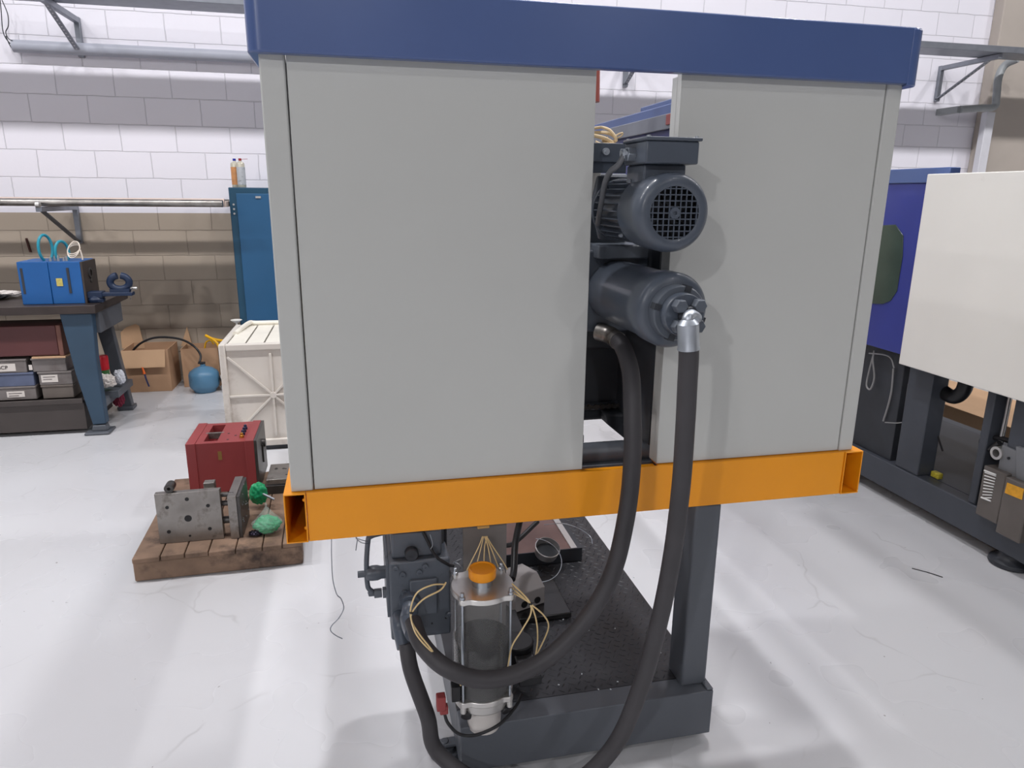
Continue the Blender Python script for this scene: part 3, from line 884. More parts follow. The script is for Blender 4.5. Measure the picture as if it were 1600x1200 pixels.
# square cable duct on outriggers
yT0, yT1 = 4.14, 4.42
zt0, zt1 = U(1440, 77, Y=yT0).z+.015, U(1440, 67, Y=yT0).z+.018
rk = thing('cable_duct', (1.0, 4.3, zt0), 'long pale grey square duct high along the block wall above the blue header', 'duct')
MB().box(-3.4, 9.4, yT0, yT1, zt0, zt1).build('duct_body', GALV, rk, bevel=.003)


def wall_bracket(pxt, pyt, top, label, low=.42):
    b = wpt(pxt, pyt, YW-.04)
    t = thing('wall_bracket', (b.x, YW, b.z), label, 'bracket', 'triangular wall brackets')
    zt_ = top
    MB().box(b.x-.02, b.x+.02, YW-.04, YW-.001, b.z-.02, zt_).build('wall_plate', GALV, t, bevel=.003)
    MB().box(b.x-.02, b.x+.02, yT0+.03, YW-.04, zt_-.045, zt_-.003).build('arm', GALV, t, bevel=.003)
    MB().bar((b.x-.003, YW-.035, b.z+.005), (b.x-.003, yT0+.12, zt_-.03), .036, .012, up=(0, 1, 1)).build('diagonal_brace', GALV, t, bevel=.002)
    m = MB()
    p0 = Vector((b.x-.003, YW-.035, b.z+.005)); p1 = Vector((b.x-.003, yT0+.12, zt_-.03))
    d = (p1-p0); nrm = Vector((0, -d.z, d.y)).normalized()
    for k in range(1, 16):
        q = p0+d*(k/16)
        m.cyl(q-nrm*.0068*1, q+nrm*.0068, .006, seg=10)
    m.build('punched_hole', mat('hole_light', rgb(205, 204, 210), .6), t)
    MB().cyl((b.x-.022, YW-.03, b.z), (b.x+.022, YW-.03, b.z), .01, seg=6).build('bolt', DARK, t)
    return t


wall_bracket(126, 85, zt0, 'grey punched steel bracket on the white wall at upper left, holding the duct')
wall_bracket(1466, 155, zt0, 'grey triangular bracket on the white wall at upper right beside the beige pier')
wall_bracket(978, 132, zt0, 'grey triangular bracket on the white wall seen through the gap above the motor')
# round white conduit at upper left
c0, c1 = wpt(20, 68, YW-.055), wpt(392, 93, YW-.055)
t = thing('conduit_pipe', (c0.x, c0.y, c0.z-.045), 'pale round conduit along the upper left wall with wires poking from its open end', 'pipe')
zc = (c0.z+c1.z)/2
MB().lathe([(.036, 0), (.045, 0), (.045, 4.5), (.036, 4.5), (.036, 0)], (c0.x, YW-.055, zc), (1, 0, 0), 28).build('conduit_tube', mat('pale_grey_pvc', rgb(160, 163, 174), .4), t)
m = MB()
for pts in ([(0, -2), (2, 20), (4, 45), (8, 58), (16, 68), (22, 72)], [(3, 0), (12, 22), (13, 40), (9, 50), (13, 60), (20, 64)], [(9, 56), (14, 68), (18, 75)]):
    m.tube([wpt(a, b, YW-.09) for a, b in pts], .0035, 8)
m.build('loose_wires', DARK, t)
# lower pipe rack on two brackets
zp = U(200, 317, Y=4.2).z
def low_bracket(px, label):
    b = Vector((wpt(px, 380, YW-.03).x, YW-.03, wpt(125, 380, YW-.03).z))
    x = b.x
    t = thing('shelf_bracket', (x, YW, b.z), label, 'bracket', 'pipe rack brackets')
    MB().box(x-.02, x+.02, YW-.04, YW-.001, b.z, zp-.03).build('wall_plate', GALV, t, bevel=.003)
    MB().box(x-.02, x+.02, 4.13, YW-.04, zp-.065, zp-.03).build('arm', GALV, t, bevel=.003)
    MB().bar((x-.003, YW-.035, b.z+.01), (x-.003, 4.2, zp-.06), .034, .012, up=(0, 1, 1)).build('diagonal_brace', FRAMEG, t, bevel=.002)
    MB().lathe([(0, -.025), (.022, -.012), (.022, .012), (0, .025)], (x, 4.13, zp-.015), (1, 0, 0), 16).build('end_clip', ALU, t)
low_bracket(125, 'grey bracket with a sloping brace under the pipes on the beige wall')
low_bracket(-240, 'grey pipe bracket at the far left end of the low pipe rack')
YC = 4.42
cL = U(357, 300, Y=YC).x
o = MB().cyl((-3.6, 4.2, zp), (cL-.015, 4.2, zp), .027, seg=24).build('steel_pipe', mat('scuffed_steel_pipe', rgb(150, 146, 142), .3, .9, var=.3, scale=12)); tag(o, 'front steel pipe lying on the low wall brackets at the left', 'pipe')
o = MB().cyl((-3.6, 4.28, zp+.004), (cL-.015, 4.28, zp+.004), .031, seg=24).build('beige_pipe', mat('beige_tube', rgb(206, 186, 174), .5)); tag(o, 'beige tube lying behind the front steel pipe on the wall brackets', 'pipe')
o = MB().box(-3.6, cL-.01, 4.33, 4.50, zp-.028, zp+.015).build('flat_bar_bundle', mat('beige_section', rgb(190, 172, 160), .5), bevel=.004); tag(o, 'flat beige steel section lying at the back of the pipe rack', 'steel section')
o = MB().cyl((-3.6, 4.60, zp), (cL-.01, 4.60, zp), .028, seg=20).build('steel_pipe', MATS['scuffed_steel_pipe']); tag(o, 'rearmost steel pipe on the rack, close to the wall', 'pipe')
# conduit at the pier
m = MB()
m.box(U(1500, 171, Y=4.6).x-.03, U(1500, 171, Y=4.6).x+.03, 4.6, YW-.001, U(1500, 171, Y=4.6).z-.03, U(1500, 171, Y=4.6).z+.03).tube([U(1500, 171, Y=4.6), U(1530, 169, Y=4.6), U(1553, 167, Y=4.6), U(1557, 150, Y=4.6), U(1560, 122, Y=4.6), U(1570, 102, Y=4.6), U(1590, 92, Y=4.5)], .035, 14)
tag(m.build('bent_conduit', mat('grey_green_conduit', rgb(150, 154, 156), .4)), 'bent grey conduit dropping from the duct to the beige pier', 'conduit')
tag(MB().box(U(1536, 240, Y=4.7).x-.05, U(1536, 240, Y=4.7).x+.05, 4.68, 4.75, .3, U(1540, 175, Y=4.7).z).build('vertical_duct', mat('white_duct', rgb(212, 212, 218), .45), bevel=.004), 'white vertical cable duct at the edge of the beige pier', 'duct')

# ------------------------------------------------------------------ blue cabinet and spray cans
YC = 4.42
cL, cR, cT = U(357, 300, Y=YC).x, U(357, 300, Y=YC).x+.86, U(385, 293, Y=YC).z
t = thing('steel_cabinet', (cL+.43, YC+.2, 0), 'tall blue steel cabinet against the wall behind the white crate', 'cabinet')
MB().box(cL, cR, YC, YW-.02, 0.02, cT).build('cabinet_body', CABDK, t, bevel=.006)
dr = MB().box(cL+.055, cR-.055, YC-.012, YC, .08, cT-.045).build('door', CABBL, t, bevel=.004)
MB().box(cL+.2, cL+.24, YC-.02, YC-.012, cT-.08, cT-.065).build('door_latch', ALU, dr)
m = MB()
for k in range(3): m.cyl((cL+.03, YC-.004, cT-.13-.035*k), (cL+.03, YC+.001, cT-.13-.035*k), .008, seg=10)
m.build('vent_hole', ALU, t)


def spray_can(x, y, z, body, cap, label, tilt=0, lab=None):
    t = thing('spray_can', (x, y, z), label, 'spray can')
    h = .175
    MB().lathe([(0, 0), (.03, 0), (.032, .004), (.032, h), (.028, h+.012), (.012, h+.022), (.01, h+.03), (0, h+.03)], (x, y, z), (0, 0, 1), 28).build('can_body', body, t)
    MB().lathe([(.0323, .02), (.0325, .02), (.0325, h-.02), (.0323, h-.02)], (x, y, z), (0, 0, 1), 28).build('printed_wrap', lab, t)
    MB().cyl((x, y, z+h+.028), (x, y, z+h+.045), .012, seg=16).build('nozzle', cap, t)
    return t


cz = cT+.001
c = U(368, 291, Y=4.5)
wrapA = mat('orange_wrap', rgb(196, 140, 92), .4, var=.2, scale=25)
wrapB = mat('grey_print_wrap', rgb(176, 180, 184), .4, var=.05, scale=25, stain=rgb(70, 78, 88), stain_t=.56, stain_s=40)
spray_can(c.x, 4.55, cz, mat('can_white', rgb(200, 196, 180), .3, .3), mat('blue_cap', rgb(30, 40, 150), .4), 'spray can with orange label and blue nozzle on the blue cabinet', lab=wrapA)
t = spray_can(c.x+.05, 4.5, cz, MATS['can_white'], mat('red_cap', rgb(150, 40, 50), .4), 'spray can with grey label and red nozzle with straw on the blue cabinet', lab=wrapB)
MB().cyl((c.x+.05, 4.49, cz+.212), (c.x+.11, 4.48, cz+.216), .0018, seg=6).build('spray_straw', MATS['red_cap'], t)

# ------------------------------------------------------------------ white slatted crate
CY = 2.86
xl = U(356, 700, Y=CY).x; xr = xl+.60; ztc = .70; cyb = CY+.72
t = thing('white_crate', (xl+.3, CY+.36, 0), 'dirty white ribbed crate standing behind the red mould block', 'crate')
CR = mat('dirty_white_plastic', rgb(206, 200, 192), .5, var=.06, scale=4, stain=rgb(170, 160, 150), stain_t=.58, stain_s=5)
MB().box(xl+.02, xr-.02, CY+.015, cyb-.015, .05, ztc-.03).build('crate_panel', CR, t)
m = MB()
for x in (xl, xr-.04):
    for y in (CY, cyb-.04): m.box(x, x+.04, y, y+.04, .03, ztc)
for z in (.03, ztc-.045):
    m.box(xl+.04, xr-.04, CY, CY+.04, z, z+.045).box(xl+.04, xr-.04, cyb-.04, cyb, z, z+.045)
    m.box(xl, xl+.04, CY+.04, cyb-.04, z, z+.045).box(xr-.04, xr, CY+.04, cyb-.04, z, z+.045)
m.build('crate_frame', CR, t, bevel=.008)
m = MB(); cc = Vector(((xl+xr)/2, CY+.008, .365))
for k in range(8):
    a = k*PI/4
    ex = (.26 if k % 4 == 0 else (.27 if k % 4 == 2 else .36))
    m.bar(cc, cc+Vector((math.cos(a)*ex, 0, math.sin(a)*ex)), .014, .01, up=(0, 1, 0))
m.cyl(cc+Vector((0, .008, 0)), cc+Vector((0, -.008, 0)), .022, seg=8)
m.build('radial_rib', CR, t, bevel=.002)
MB().box(xl+.02, xr-.02, CY+.02, cyb-.02, .001, .03).build('skid', DARK, t)
LID = mat('white_lid_sheet', rgb(224, 220, 208), .5, var=.05)
m = MB()
for k in range(5):
    x = xl+.05+k*.11
    m.box(x, x+.1, CY+.03, cyb-.03, ztc-.012, ztc-.003)
m.build('lid_slat', LID, t, bevel=.002)
m = MB().tube([(xl+.05, CY+.35, ztc+.002), (xl+.1, CY+.66, ztc+.018), (xl+.16, CY+.69, ztc+.012), (xr-.1, cyb-.03, ztc+.012)], .016, 10)
m.build('rolled_wrap', LID, t)

# ------------------------------------------------------------------ pallet with mould parts
PZ = .115
t = thing('wooden_pallet', (-.46, 1.72, 0), 'low worn brown timber pallet on the white floor carrying mould parts', 'pallet')
Rp = RZ(math.radians(1.5)); pv = (-.46, 1.72, 0)
px0, px1, py0, py1 = -.80, -.115, 1.29, 2.17
xs = [0, .16, .3, .44, .60, .76, .88, 1.0]
for i in range(7):
    a, b = px0+(px1-px0)*xs[i]+.002, px0+(px1-px0)*xs[i+1]-.002
    j = random.uniform(-.012, .006)
    MB().box(a, b, py0+j, py1-j, PZ-.022+random.uniform(-.002, 0), PZ-.0005, rot=Rp, piv=pv).build('plank', WOOD, t, bevel=.004)
for y in (py0+.005, 1.68, py1-.085):
    MB().box(px0, px1, y, y+.08, .003, PZ-.024, rot=Rp, piv=pv).build('bearer', WOOD, t, bevel=.006)

# red mould block
t = thing('red_mould_block', (-.53, 2.1, PZ), 'red painted steel mould block with slotted top at the back of the pallet', 'mould')
rl = U(293, 766, Z=PZ); ztr = .385
x0, y0 = -.705, 1.975
tl = U(316, 660, Z=ztr); tr = U(412, 657, Z=ztr); fr = U(392, 690, Z=ztr); fl = U(285, 693, Z=ztr)
x1 = (tr.x+fr.x)/2; x0 = (tl.x+fl.x)/2; y0 = (fl.y+fr.y)/2; y1 = (tl.y+tr.y)/2
x0 += 0
e = .045
hz = ztr-.004
sx0, sx1, sy0, sy1 = x0+e+.035, x0+e+.1, y0+.04, y1-.04
m = MB().box(x0+e, sx0, y0+.006, y1-.006, PZ+.001, hz).box(sx1, x1-e, y0+.006, y1-.006, PZ+.001, hz)
m.box(sx0, sx1, y0+.006, sy0, PZ+.001, hz).box(sx0, sx1, sy1, y1-.006, PZ+.001, hz).box(sx0, sx1, sy0, sy1, PZ+.001, hz-.08)
m.build('mould_core', REDM, t)
MB().box(sx0-.012, sx1+.012, (sy0+sy1)/2-.008, (sy0+sy1)/2+.008, hz-.03, hz+.001).build('slot_bridge', STEEL, t)
MB().box(x0, x0+e, y0, y1, PZ+.001, ztr).build('clamp_plate', REDM, t, bevel=.002)
MB().box(x1-e, x1-.0025, y0, y1, PZ+.001, ztr).build('clamp_plate', REDM, t, bevel=.002)
rf = MB().box(x1-.0025, x1+.012, y0+.002, y1-.002, PZ+.001, ztr-.002).build('steel_face_plate', OILY, t, bevel=.001)
MB().cyl((x1+.01, (y0+y1)/2+.03, .30), (x1+.03, (y0+y1)/2+.03, .30), .022, seg=28).box(x1+.01, x1+.02, (y0+y1)/2, (y0+y1)/2+.05, .2, .3).build('locating_ring', OILY, rf, bevel=.002)
c = (x0+x1)/2
MB().box(c-.015, c+.003, y0+.0045, y0+.0062, .29, .335).build('brass_tag', mat('brass_tag', rgb(150, 118, 70), .4, .4), t)
m = MB()
for dx, dy in ((.03, .05), (.06, .11), (.02, .15)): m.cyl((c+dx, y0+dy, hz-.002), (c+dx, y0+dy, hz+.001), .006, seg=12)
m.build('bolt_hole', BLACKP, t)
for k in range(4):
    yy = y0+.07+k*.045
    f = MB().lathe([(0, 0), (.011, 0), (.011, .012), (.008, .014), (.008, .024), (.005, .026), (0, .026)], (x1-e-.022, yy, hz), (0, 0, 1), 16)
    f.build('water_nipple', mat('dark_blue_plated', rgb(62, 72, 100), .25, .7) if k else mat('brass', rgb(190, 140, 60), .3, .8), t)

# steel plates in front
def plate_pts(t_): pass
fl = U(247, 848, Z=PZ)
YP = 1.395
xa, xb, zp1 = U(244, 800, Y=YP).x, U(346, 800, Y=YP).x, U(240, 773, Y=YP).z
t = thing('steel_mould_plate', ((xa+xb)/2, YP, PZ), 'grimy square steel plate with one large centre hole at the pallet front', 'mould plate')
pl = MB().box(xa, xb, YP, YP+.028, PZ+.001, zp1).build('plate', STEEL, t, bevel=.001)
MB().box(xa+.005, xb-.004, YP+.03, YP+.06, PZ+.001, zp1-.012).build('backing_plate', STEEL, t, bevel=.001)
MB().box(xb-.075, xb-.03, YP+.06, YP+.10, zp1-.03, zp1+.012).build('guide_block', STEEL, t, bevel=.002)
m = MB()
for px, py, r in ((294, 810, .015), (261, 793, .0075), (292, 780, .0085), (325, 790, .008), (264, 831, .008), (328, 826, .008), (297, 837, .005)):
    c = U(px, py, Y=YP); m.lathe([(0, -.001), (r*.8, -.001), (r, -.0015), (r, .002), (0, .002)], (c.x, YP, c.z), (0, 1, 0), 24)
m.build('bolt_hole', BLACKP, pl)
c = U(266, 764, Y=YP+.03)
MB().lathe([(.007, 0), (.019, 0), (.02, .003), (.02, .05), (.017, .055), (.007, .055), (.007, 0)], (c.x, YP+.005, zp1+.019), (0, 1, 0), 28).build('guide_bush', OILY, t)
# connecting pins
m = MB()
for z, r in ((.19, .016), (.27, .012), (.31, .01)):
    m.cyl((xb-.01, YP+.035, z), (xb+.05, YP+.03, z), r, seg=18)
tag(m.build('guide_pins', OILY), 'dark steel guide pins bridging the square plate and the upright plate', 'pins')
# upright plate
xc = U(357, 800, Y=1.385).x
xd = U(372, 800, Y=1.385).x
zc2 = U(357, 776, Y=1.385).z
yb = 1.62
t = thing('upright_mould_plate', (xc, 1.5, PZ), 'upright narrow steel plate set edge-on with drilled side, right of the square plate', 'mould plate')
pl = MB().box(xc, xc+.036, 1.385, yb, PZ+.001, zc2).build('plate', STEEL, t, bevel=.001)
MB().box(xc+.036, xc+.05, 1.39, yb-.005, PZ+.001, zc2-.004).build('drilled_plate', OILY, t, bevel=.001)
m = MB()
for k in range(13):
    y = 1.41+.19*random.random(); z = .15+.17*random.random()
    m.sphere((xc+.0505, y, z), .0035, 8)
m.build('screw', ZINC, t)
# dark block right
t = thing('dark_mould_block', (-.2, 2.0, PZ), 'dark pitted steel block at the right of the pallet beside the yellow tube', 'mould block')
a = U(416, 773, Z=PZ); 
MB().box(a.x, a.x+.2, a.y, a.y+.24, PZ+.001, PZ+.045).build('lower_plate', OILY, t, bevel=.001)
up = MB().box(a.x+.004, a.x+.196, a.y+.012, a.y+.235, PZ+.047, PZ+.075).build('upper_plate', STEEL, t, bevel=.002)
m = MB()
for k in range(9): 
    m.cyl((a.x+.03+.16*random.random(), a.y+.04+.17*random.random(), PZ+.074), (a.x+.03, a.y+.04, PZ+.0742), .001)
m.bm.free()
m = MB()
for k in range(9):
    x, y = a.x+.03+.15*random.random(), a.y+.04+.17*random.random()
    m.cyl((x, y, PZ+.0745), (x, y, PZ+.0755), .006+.004*random.random(), seg=14)
m.build('recess', BLACKP, up)


# crumpled green glove / bag
def crumple(c, r, name, m_, parent=None, squash=(1, 1, 1), seed=1, amp=.25, neck=None):
    rnd = random.Random(seed)
    dirs = [Vector((rnd.gauss(0, 1), rnd.gauss(0, 1), rnd.gauss(0, 1))).normalized() for _ in range(34)]
    ph = [rnd.random()*6 for _ in dirs]
    mb = MB()
    nu, nv = 64, 40
    rows = []
    for j in range(nv+1):
        th = PI*j/nv
        row = []
        for i in range(nu):
            a_ = 2*PI*i/nu
            d = Vector((math.sin(th)*math.cos(a_), math.sin(th)*math.sin(a_), math.cos(th)))
            k = 1+amp*sum((abs(math.sin((3.2+5*(i_ % 3))*d.dot(q)+p))-.6)/(1+.5*(i_ % 3)) for i_, (q, p) in enumerate(zip(dirs, ph)))/6
            p = Vector((d.x*squash[0], d.y*squash[1], d.z*squash[2]))*r*k
            if neck and d.z > .35:
                f = (d.z-.35)/.65
                s_ = (1-f)**1.3*.9+.1
                if f > .75: s_ = .1+(f-.75)*1.1
                p = Vector((p.x*s_, p.y*s_, r*squash[2]*.35+f*neck))
            row.append(mb.bm.verts.new(c+p))
        rows.append(row)
    for A_, B_ in zip(rows, rows[1:]):
        for i in range(nu):
            mb.bm.faces.new((A_[i], A_[(i+1) % nu], B_[(i+1) % nu], B_[i]))
    bmesh.ops.remove_doubles(mb.bm, verts=mb.bm.verts, dist=.0005)
    return mb.build(name, m_, parent)


g1 = U(391, 760, Z=.20)
tag(crumple(Vector((xc+.085, 1.70, PZ+.075)), .045, 'green_glove', GREENB, None, (.9, .7, 1.15), 5, .3), 'crumpled green plastic glove propped behind the upright steel plate', 'glove')
tag(MB().cyl((xc+.10, 1.68, PZ+.085), (xc+.16, 1.66, PZ+.055), .006, seg=14).build('steel_pin', ZINC), 'short bright steel pin beside the crumpled green glove', 'pin')
c = U(418, 838, Z=PZ)
t = thing('green_parts_bag', (c.x, c.y+.03, PZ), 'knotted clear bag of green plastic pieces on the pallet front', 'bag')
bc = Vector((c.x, c.y+.035, PZ+.044))
crumple(bc, .05, 'green_contents', GREENB, t, (1.08, .8, .74), 11, .3)
crumple(bc+Vector((0, 0, .003)), .055, 'clear_wrap', CLEAR, t, (1.1, .85, .8), 3, .2, neck=.085)
bb = U(400, 838, Z=PZ)
tag(crumple(Vector((bb.x, bb.y+.01, PZ+.012)), .022, 'foil_scrap', mat('black_foil', rgb(60, 55, 70), .2, .8), None, (1.3, .9, .5), 9, .4), 'small shiny black foil scrap beside the bag of green pieces', 'scrap')

# ------------------------------------------------------------------ workbench
BZ = .885
yb0 = U(148, 477, Z=BZ).y
xbR = U(148, 477, Z=BZ).x
t = thing('workbench', (-2.3, 3.7, 0), 'heavy dark topped workbench with blue splayed legs along the left wall', 'workbench')
MB().box(-3.6, xbR, yb0, 4.1, BZ-.055, BZ).build('bench_top', BENCHTOP, t, bevel=.004)


def leg(poly_px, Y, depth, m_, dx=0):
    pts = [(U(a, b, Y=Y).x+dx, U(a, b, Y=Y).z) for a, b in poly_px]
    zs = BZ-.056
    pts = [(x, min(z, zs)) for x, z in pts]
    return MB().prism(pts, 'Y', Y, Y+depth)


YL = 3.42
front = [(92, 488), (143, 488), (150, 560), (166, 662), (145, 664), (118, 585)]
back = [(142, 488), (166, 480), (207, 636), (190, 640), (178, 600)]
zb_ = U(120, 664, Y=YL).z
for dx in (0, -1.75):
    l = leg(front, YL, .07, BENCHBL, dx).build('leg', BENCHBL, t, bevel=.006)
    fx = U(155, 668, Y=YL).x+dx
    MB().box(fx-.085, fx+.07, YL-.04, YL+.11, .001, .018).prism([(fx-.05, .018), (fx+.05, .018), (fx+.04, .06), (fx-.04, .06)], 'Y', YL, YL+.07).build('foot_plate', FRAMEG, l, bevel=.006)
    l = leg(back, 3.98, .06, BENCHBL, dx).build('leg', FRAMEG, t, bevel=.006)
    fx = U(198, 638, Y=3.98).x+dx
    MB().box(fx-.06, fx+.05, 3.96, 4.07, .001, .03).build('foot_plate', FRAMEG, l, bevel=.006)
    xx = U(118, 500, Y=YL).x+dx
    MB().box(xx, xx+.12, YL+.07, 3.98, BZ-.2, BZ-.056).build('end_brace', FRAMEG, t, bevel=.004)
    xx = U(165, 610, Y=3.6).x+dx
    MB().box(xx-.04, xx+.02, YL+.07, 3.98, .16, .22).build('stretcher', FRAMEG, t, bevel=.004)
xs_ = U(130, 640, Y=YL).x
MB().box(-3.6, xs_, YL+.03, 4.0, .03, .235).box(-3.6, xs_, YL+.012, YL+.03, .215, .25).build('lower_shelf', mat('dark_shelf_steel', rgb(70, 64, 62), .5, .2, var=.1), t, bevel=.003)
SZ = .251
# bins: bottom, middle and top row, left and right column
ybn = YL+.05
def bin_(px0, px1, z0, h, label, body=BINM, lab=None, txt=None, dy=0):
    x0_, x1_ = U(px0, 600, Y=ybn).x, U(px1, 600, Y=ybn).x
    t = thing('parts_box', ((x0_+x1_)/2, ybn+.12, z0), label, 'box', 'boxes on the bench shelf')
    MB().box(x0_, x1_, ybn+dy, ybn+.3, z0, z0+h-.014).build('box_body', body, t, bevel=.004)
    MB().box(x0_-.004, x1_+.004, ybn+dy-.005, ybn+.305, z0+h-.014, z0+h-.001).build('lid', body, t, bevel=.003)
    if lab:
        a, b, za, zb = lab
        a_, b_ = U(a, 600, Y=ybn).x, U(b, 600, Y=ybn).x
        l = MB().box(a_, b_, ybn+dy-.0025, ybn+dy-.0003, z0+za, z0+zb).build('paper_label', LABW, t)
        if txt == 'lines':
            m = MB()
            for k in range(2):
                zz = z0+zb-.012-k*.016
                m.box(a_+.012, b_-.015-.02*k, ybn+dy-.004, ybn+dy-.0026, zz-.003, zz)
            m.build('label_lines', INK, l)
        elif txt:
            text('label_text', txt, .034, ((a_+b_)/2-.01, ybn+dy-.004, z0+(za+zb)/2), (PI/2, 0, 0), INK, l)
    return t
H = .093
bin_(-25, 54, SZ, H, 'grey parts box with a blank white label, lowest of the left stack', lab=(8, 36, .02, .06), txt='lines')
bin_(64, 113, SZ, H, 'plain brownish grey parts box, lowest of the right stack', body=mat('brown_grey_box', rgb(98, 90, 84), .6, var=.15))
bin_(-25, 54, SZ+H, H, 'parts box with a blue lower band, middle of the left stack', body=mat('blue_grey_box', rgb(84, 92, 116), .45, var=.15, scale=8))
bin_(62, 114, SZ+H, H, 'grey parts box with a printed two line label, middle of the right stack', lab=(66, 92, .02, .07), txt='lines')
bin_(-25, 46, SZ+2*H, H, 'grey parts box with torn label lettered BCP, top of the left stack', lab=(-6, 29, .012, .062), txt='BCP')
bin_(55, 108, SZ+2*H, H, 'smooth grey parts box with no lettering, top of the right stack', lab=(49.6, 55, .015, .05))
x0_, x1_ = U(-40, 540, Y=ybn).x, U(97, 540, Y=ybn).x
o = MB().box(U(50, 550, Y=ybn).x, U(103, 550, Y=ybn).x, ybn-.02, ybn+.27, SZ+3*H+.001, SZ+3*H+.012).build('cardboard_sheet', CARDL); tag(o, 'folded cardboard sheet between the top box and the maroon case', 'cardboard')
t = thing('maroon_case', ((x0_+x1_)/2, ybn+.12, SZ+3*H+.02), 'dark maroon flat case lying on top of the boxes under the bench', 'case')
zc0 = SZ+3*H+.018
MB().box(x0_, x1_-.02, ybn-.01, ybn+.25, zc0, zc0+.2).build('case_body', BROWN, t, bevel=.006)
MB().box(x1_-.02, x1_+.01, ybn-.012, ybn+.25, zc0-.004, zc0+.2).build('case_edge', mat('brown_case_edge', rgb(112, 74, 64), .6), t, bevel=.004)
# clutter behind the bench leg
c = U(162, 575, Y=3.75)
t = thing('red_capped_can', (c.x, 3.75, .251), 'green can with a big red cap behind the blue bench leg', 'spray can')
MB().lathe([(0, 0), (.033, 0), (.033, c.z-.251), (0, c.z-.251)], (c.x, 3.75, .251), (0, 0, 1), 24).build('can_body', mat('green_print', rgb(60, 110, 60), .4), t)
MB().lathe([(.036, 0), (.037, .09), (.032, .10), (0, .10), ], (c.x, 3.75, c.z-.01), (0, 0, 1), 28).build('cap', mat('bright_red_cap', rgb(190, 26, 42), .35), t)
MB().box(c.x-.1, c.x+.12, 3.6, 3.95, .2, .25).build('can_shelf', FRAMEG, bpy.data.objects['workbench'], bevel=.003)
PAPER = mat('crumpled_paper', rgb(212, 205, 200), .8, var=.1, scale=30)
c2 = U(163, 588, Y=3.66)
tag(crumple(Vector((c2.x+.02, 3.60, .251+.075)), .055, 'crumpled_paper', PAPER, None, (1.1, .6, .8), 21, .5), 'crumpled printed paper stuffed below the red capped can', 'paper')
c2 = U(176, 584, Y=3.68)
tag(crumple(Vector((c2.x+.035, 3.70, .251+.075)), .045, 'white_rag', mat('white_rag', rgb(205, 208, 216), .8), None, (.75, .5, 1.1), 25, .35), 'white folded rag right of the red capped can', 'rag')
c2 = U(186, 603, Y=3.85)
tag(crumple(Vector((c2.x+.0, 3.80, .15)), .05, 'red_rag', mat('dark_red_cloth', rgb(120, 36, 58), .85, var=.2), None, (.8, .6, 1.2), 31, .4), 'dark red rag hanging at the rear bench leg', 'rag')

# blue mould on the bench
m0 = U(33, 476, Z=BZ); 
xm0, xm1 = U(26, 440, Y=3.5).x, U(127, 440, Y=3.5).x
ym = U(80, 475.5, Z=BZ).y
xm0, xm1 = U(30, 440, Y=ym).x, U(128, 440, Y=ym).x
zm = U(80, 409, Y=ym).z
t = thing('blue_mould_block', ((xm0+xm1)/2, ym+.15, BZ), 'bright blue mould block with hoses on top standing on the workbench', 'mould')
xmid = U(78, 440, Y=ym).x
MB().box(xm0, xmid-.001, ym, ym+.27, BZ+.001, zm).build('mould_half', MBLUE, t, bevel=.003)
h2 = MB().box(xmid+.001, xm1, ym+.003, ym+.27, BZ+.001, zm-.001).build('mould_half', MBLUE, t, bevel=.003)
ff = MB().box(xm1, xm1+.012, ym+.006, ym+.265, BZ+.001, zm-.004).build('dark_end_plate', mat('dark_brown_steel', rgb(70, 62, 58), .5, .3), t, bevel=.001)
cf = Vector((xm1+.011, ym+.13, BZ+.19))
MB().lathe([(.022, 0), (.034, 0), (.034, .008), (.022, .008)], cf, (1, 0, 0), 24).cyl(cf+Vector((0, 0, -.05)), cf+Vector((.006, 0, -.05)), .016, seg=18).build('locating_ring', OILY, ff)
m = MB()
for px in (36, 108):
    c = U(px, 440, Y=ym); m.box(c.x-.007, c.x+.007, ym-.002, ym+.004, BZ+.07, zm-.04)
m.build('slot', DARK, t)
c = U(93, 441, Y=ym)
MB().box(c.x-.018, c.x+.018, ym-.001, ym+.002, c.z-.025, c.z+.025).build('yellow_tag', mat('yellow_label', rgb(190, 176, 96), .6, var=.2, scale=40), t)
m = MB()
def hoop(px, py, rx, rz, Y, r):
    c = U(px, py, Y=Y)
    pts = [c+Vector((rx*math.cos(a_), .03*math.cos(a_), rz*math.sin(a_))) for a_ in [(-.5+k/14*2)*PI*.8+PI/2-.3*PI*.0 for k in range(0)]]
    pts = [c+Vector((rx*math.cos(a_), .05*math.cos(a_), rz*math.sin(a_))) for a_ in [PI*1.35-k*(1.7*PI)/16 for k in range(17)]]
    m.tube(pts, r, 10, 4)
hoop(71, 388, .022, .085, ym+.1, .009)
hoop(97, 394, .022, .07, ym+.1, .009)
m.build('teal_hose', TEAL, t)
m = MB()
c = U(115, 390, Y=ym+.08)
for k in range(3):
    pts = [c+Vector((.038*math.cos(a_)-.003*k, .02*math.sin(a_)+.01*k, (.052-.012*k)*math.sin(a_+.3))) for a_ in [2*PI*j/16 for j in range(16)]]
    m.tube(pts, .0032, 8, 3, closed=True)
m.tube([c+Vector((.038, 0, 0)), c+Vector((.045, 0, -.05)), c+Vector((.044, 0, zm-c.z+.004))], .005, 8)
m.build('white_cable_coil', mat('white_cable', rgb(226, 214, 200), .45), t)
m = MB()
for px in (80, 84, 92, 100, 104): 
    c = U(px, 402, Y=ym+.07); m.cyl((c.x, ym+.07+.02*math.sin(px), zm-.002), (c.x, ym+.07+.02*math.sin(px), zm+.02+.02*random.random()), .008, seg=10)
m.build('hose_fitting', ALU, t)

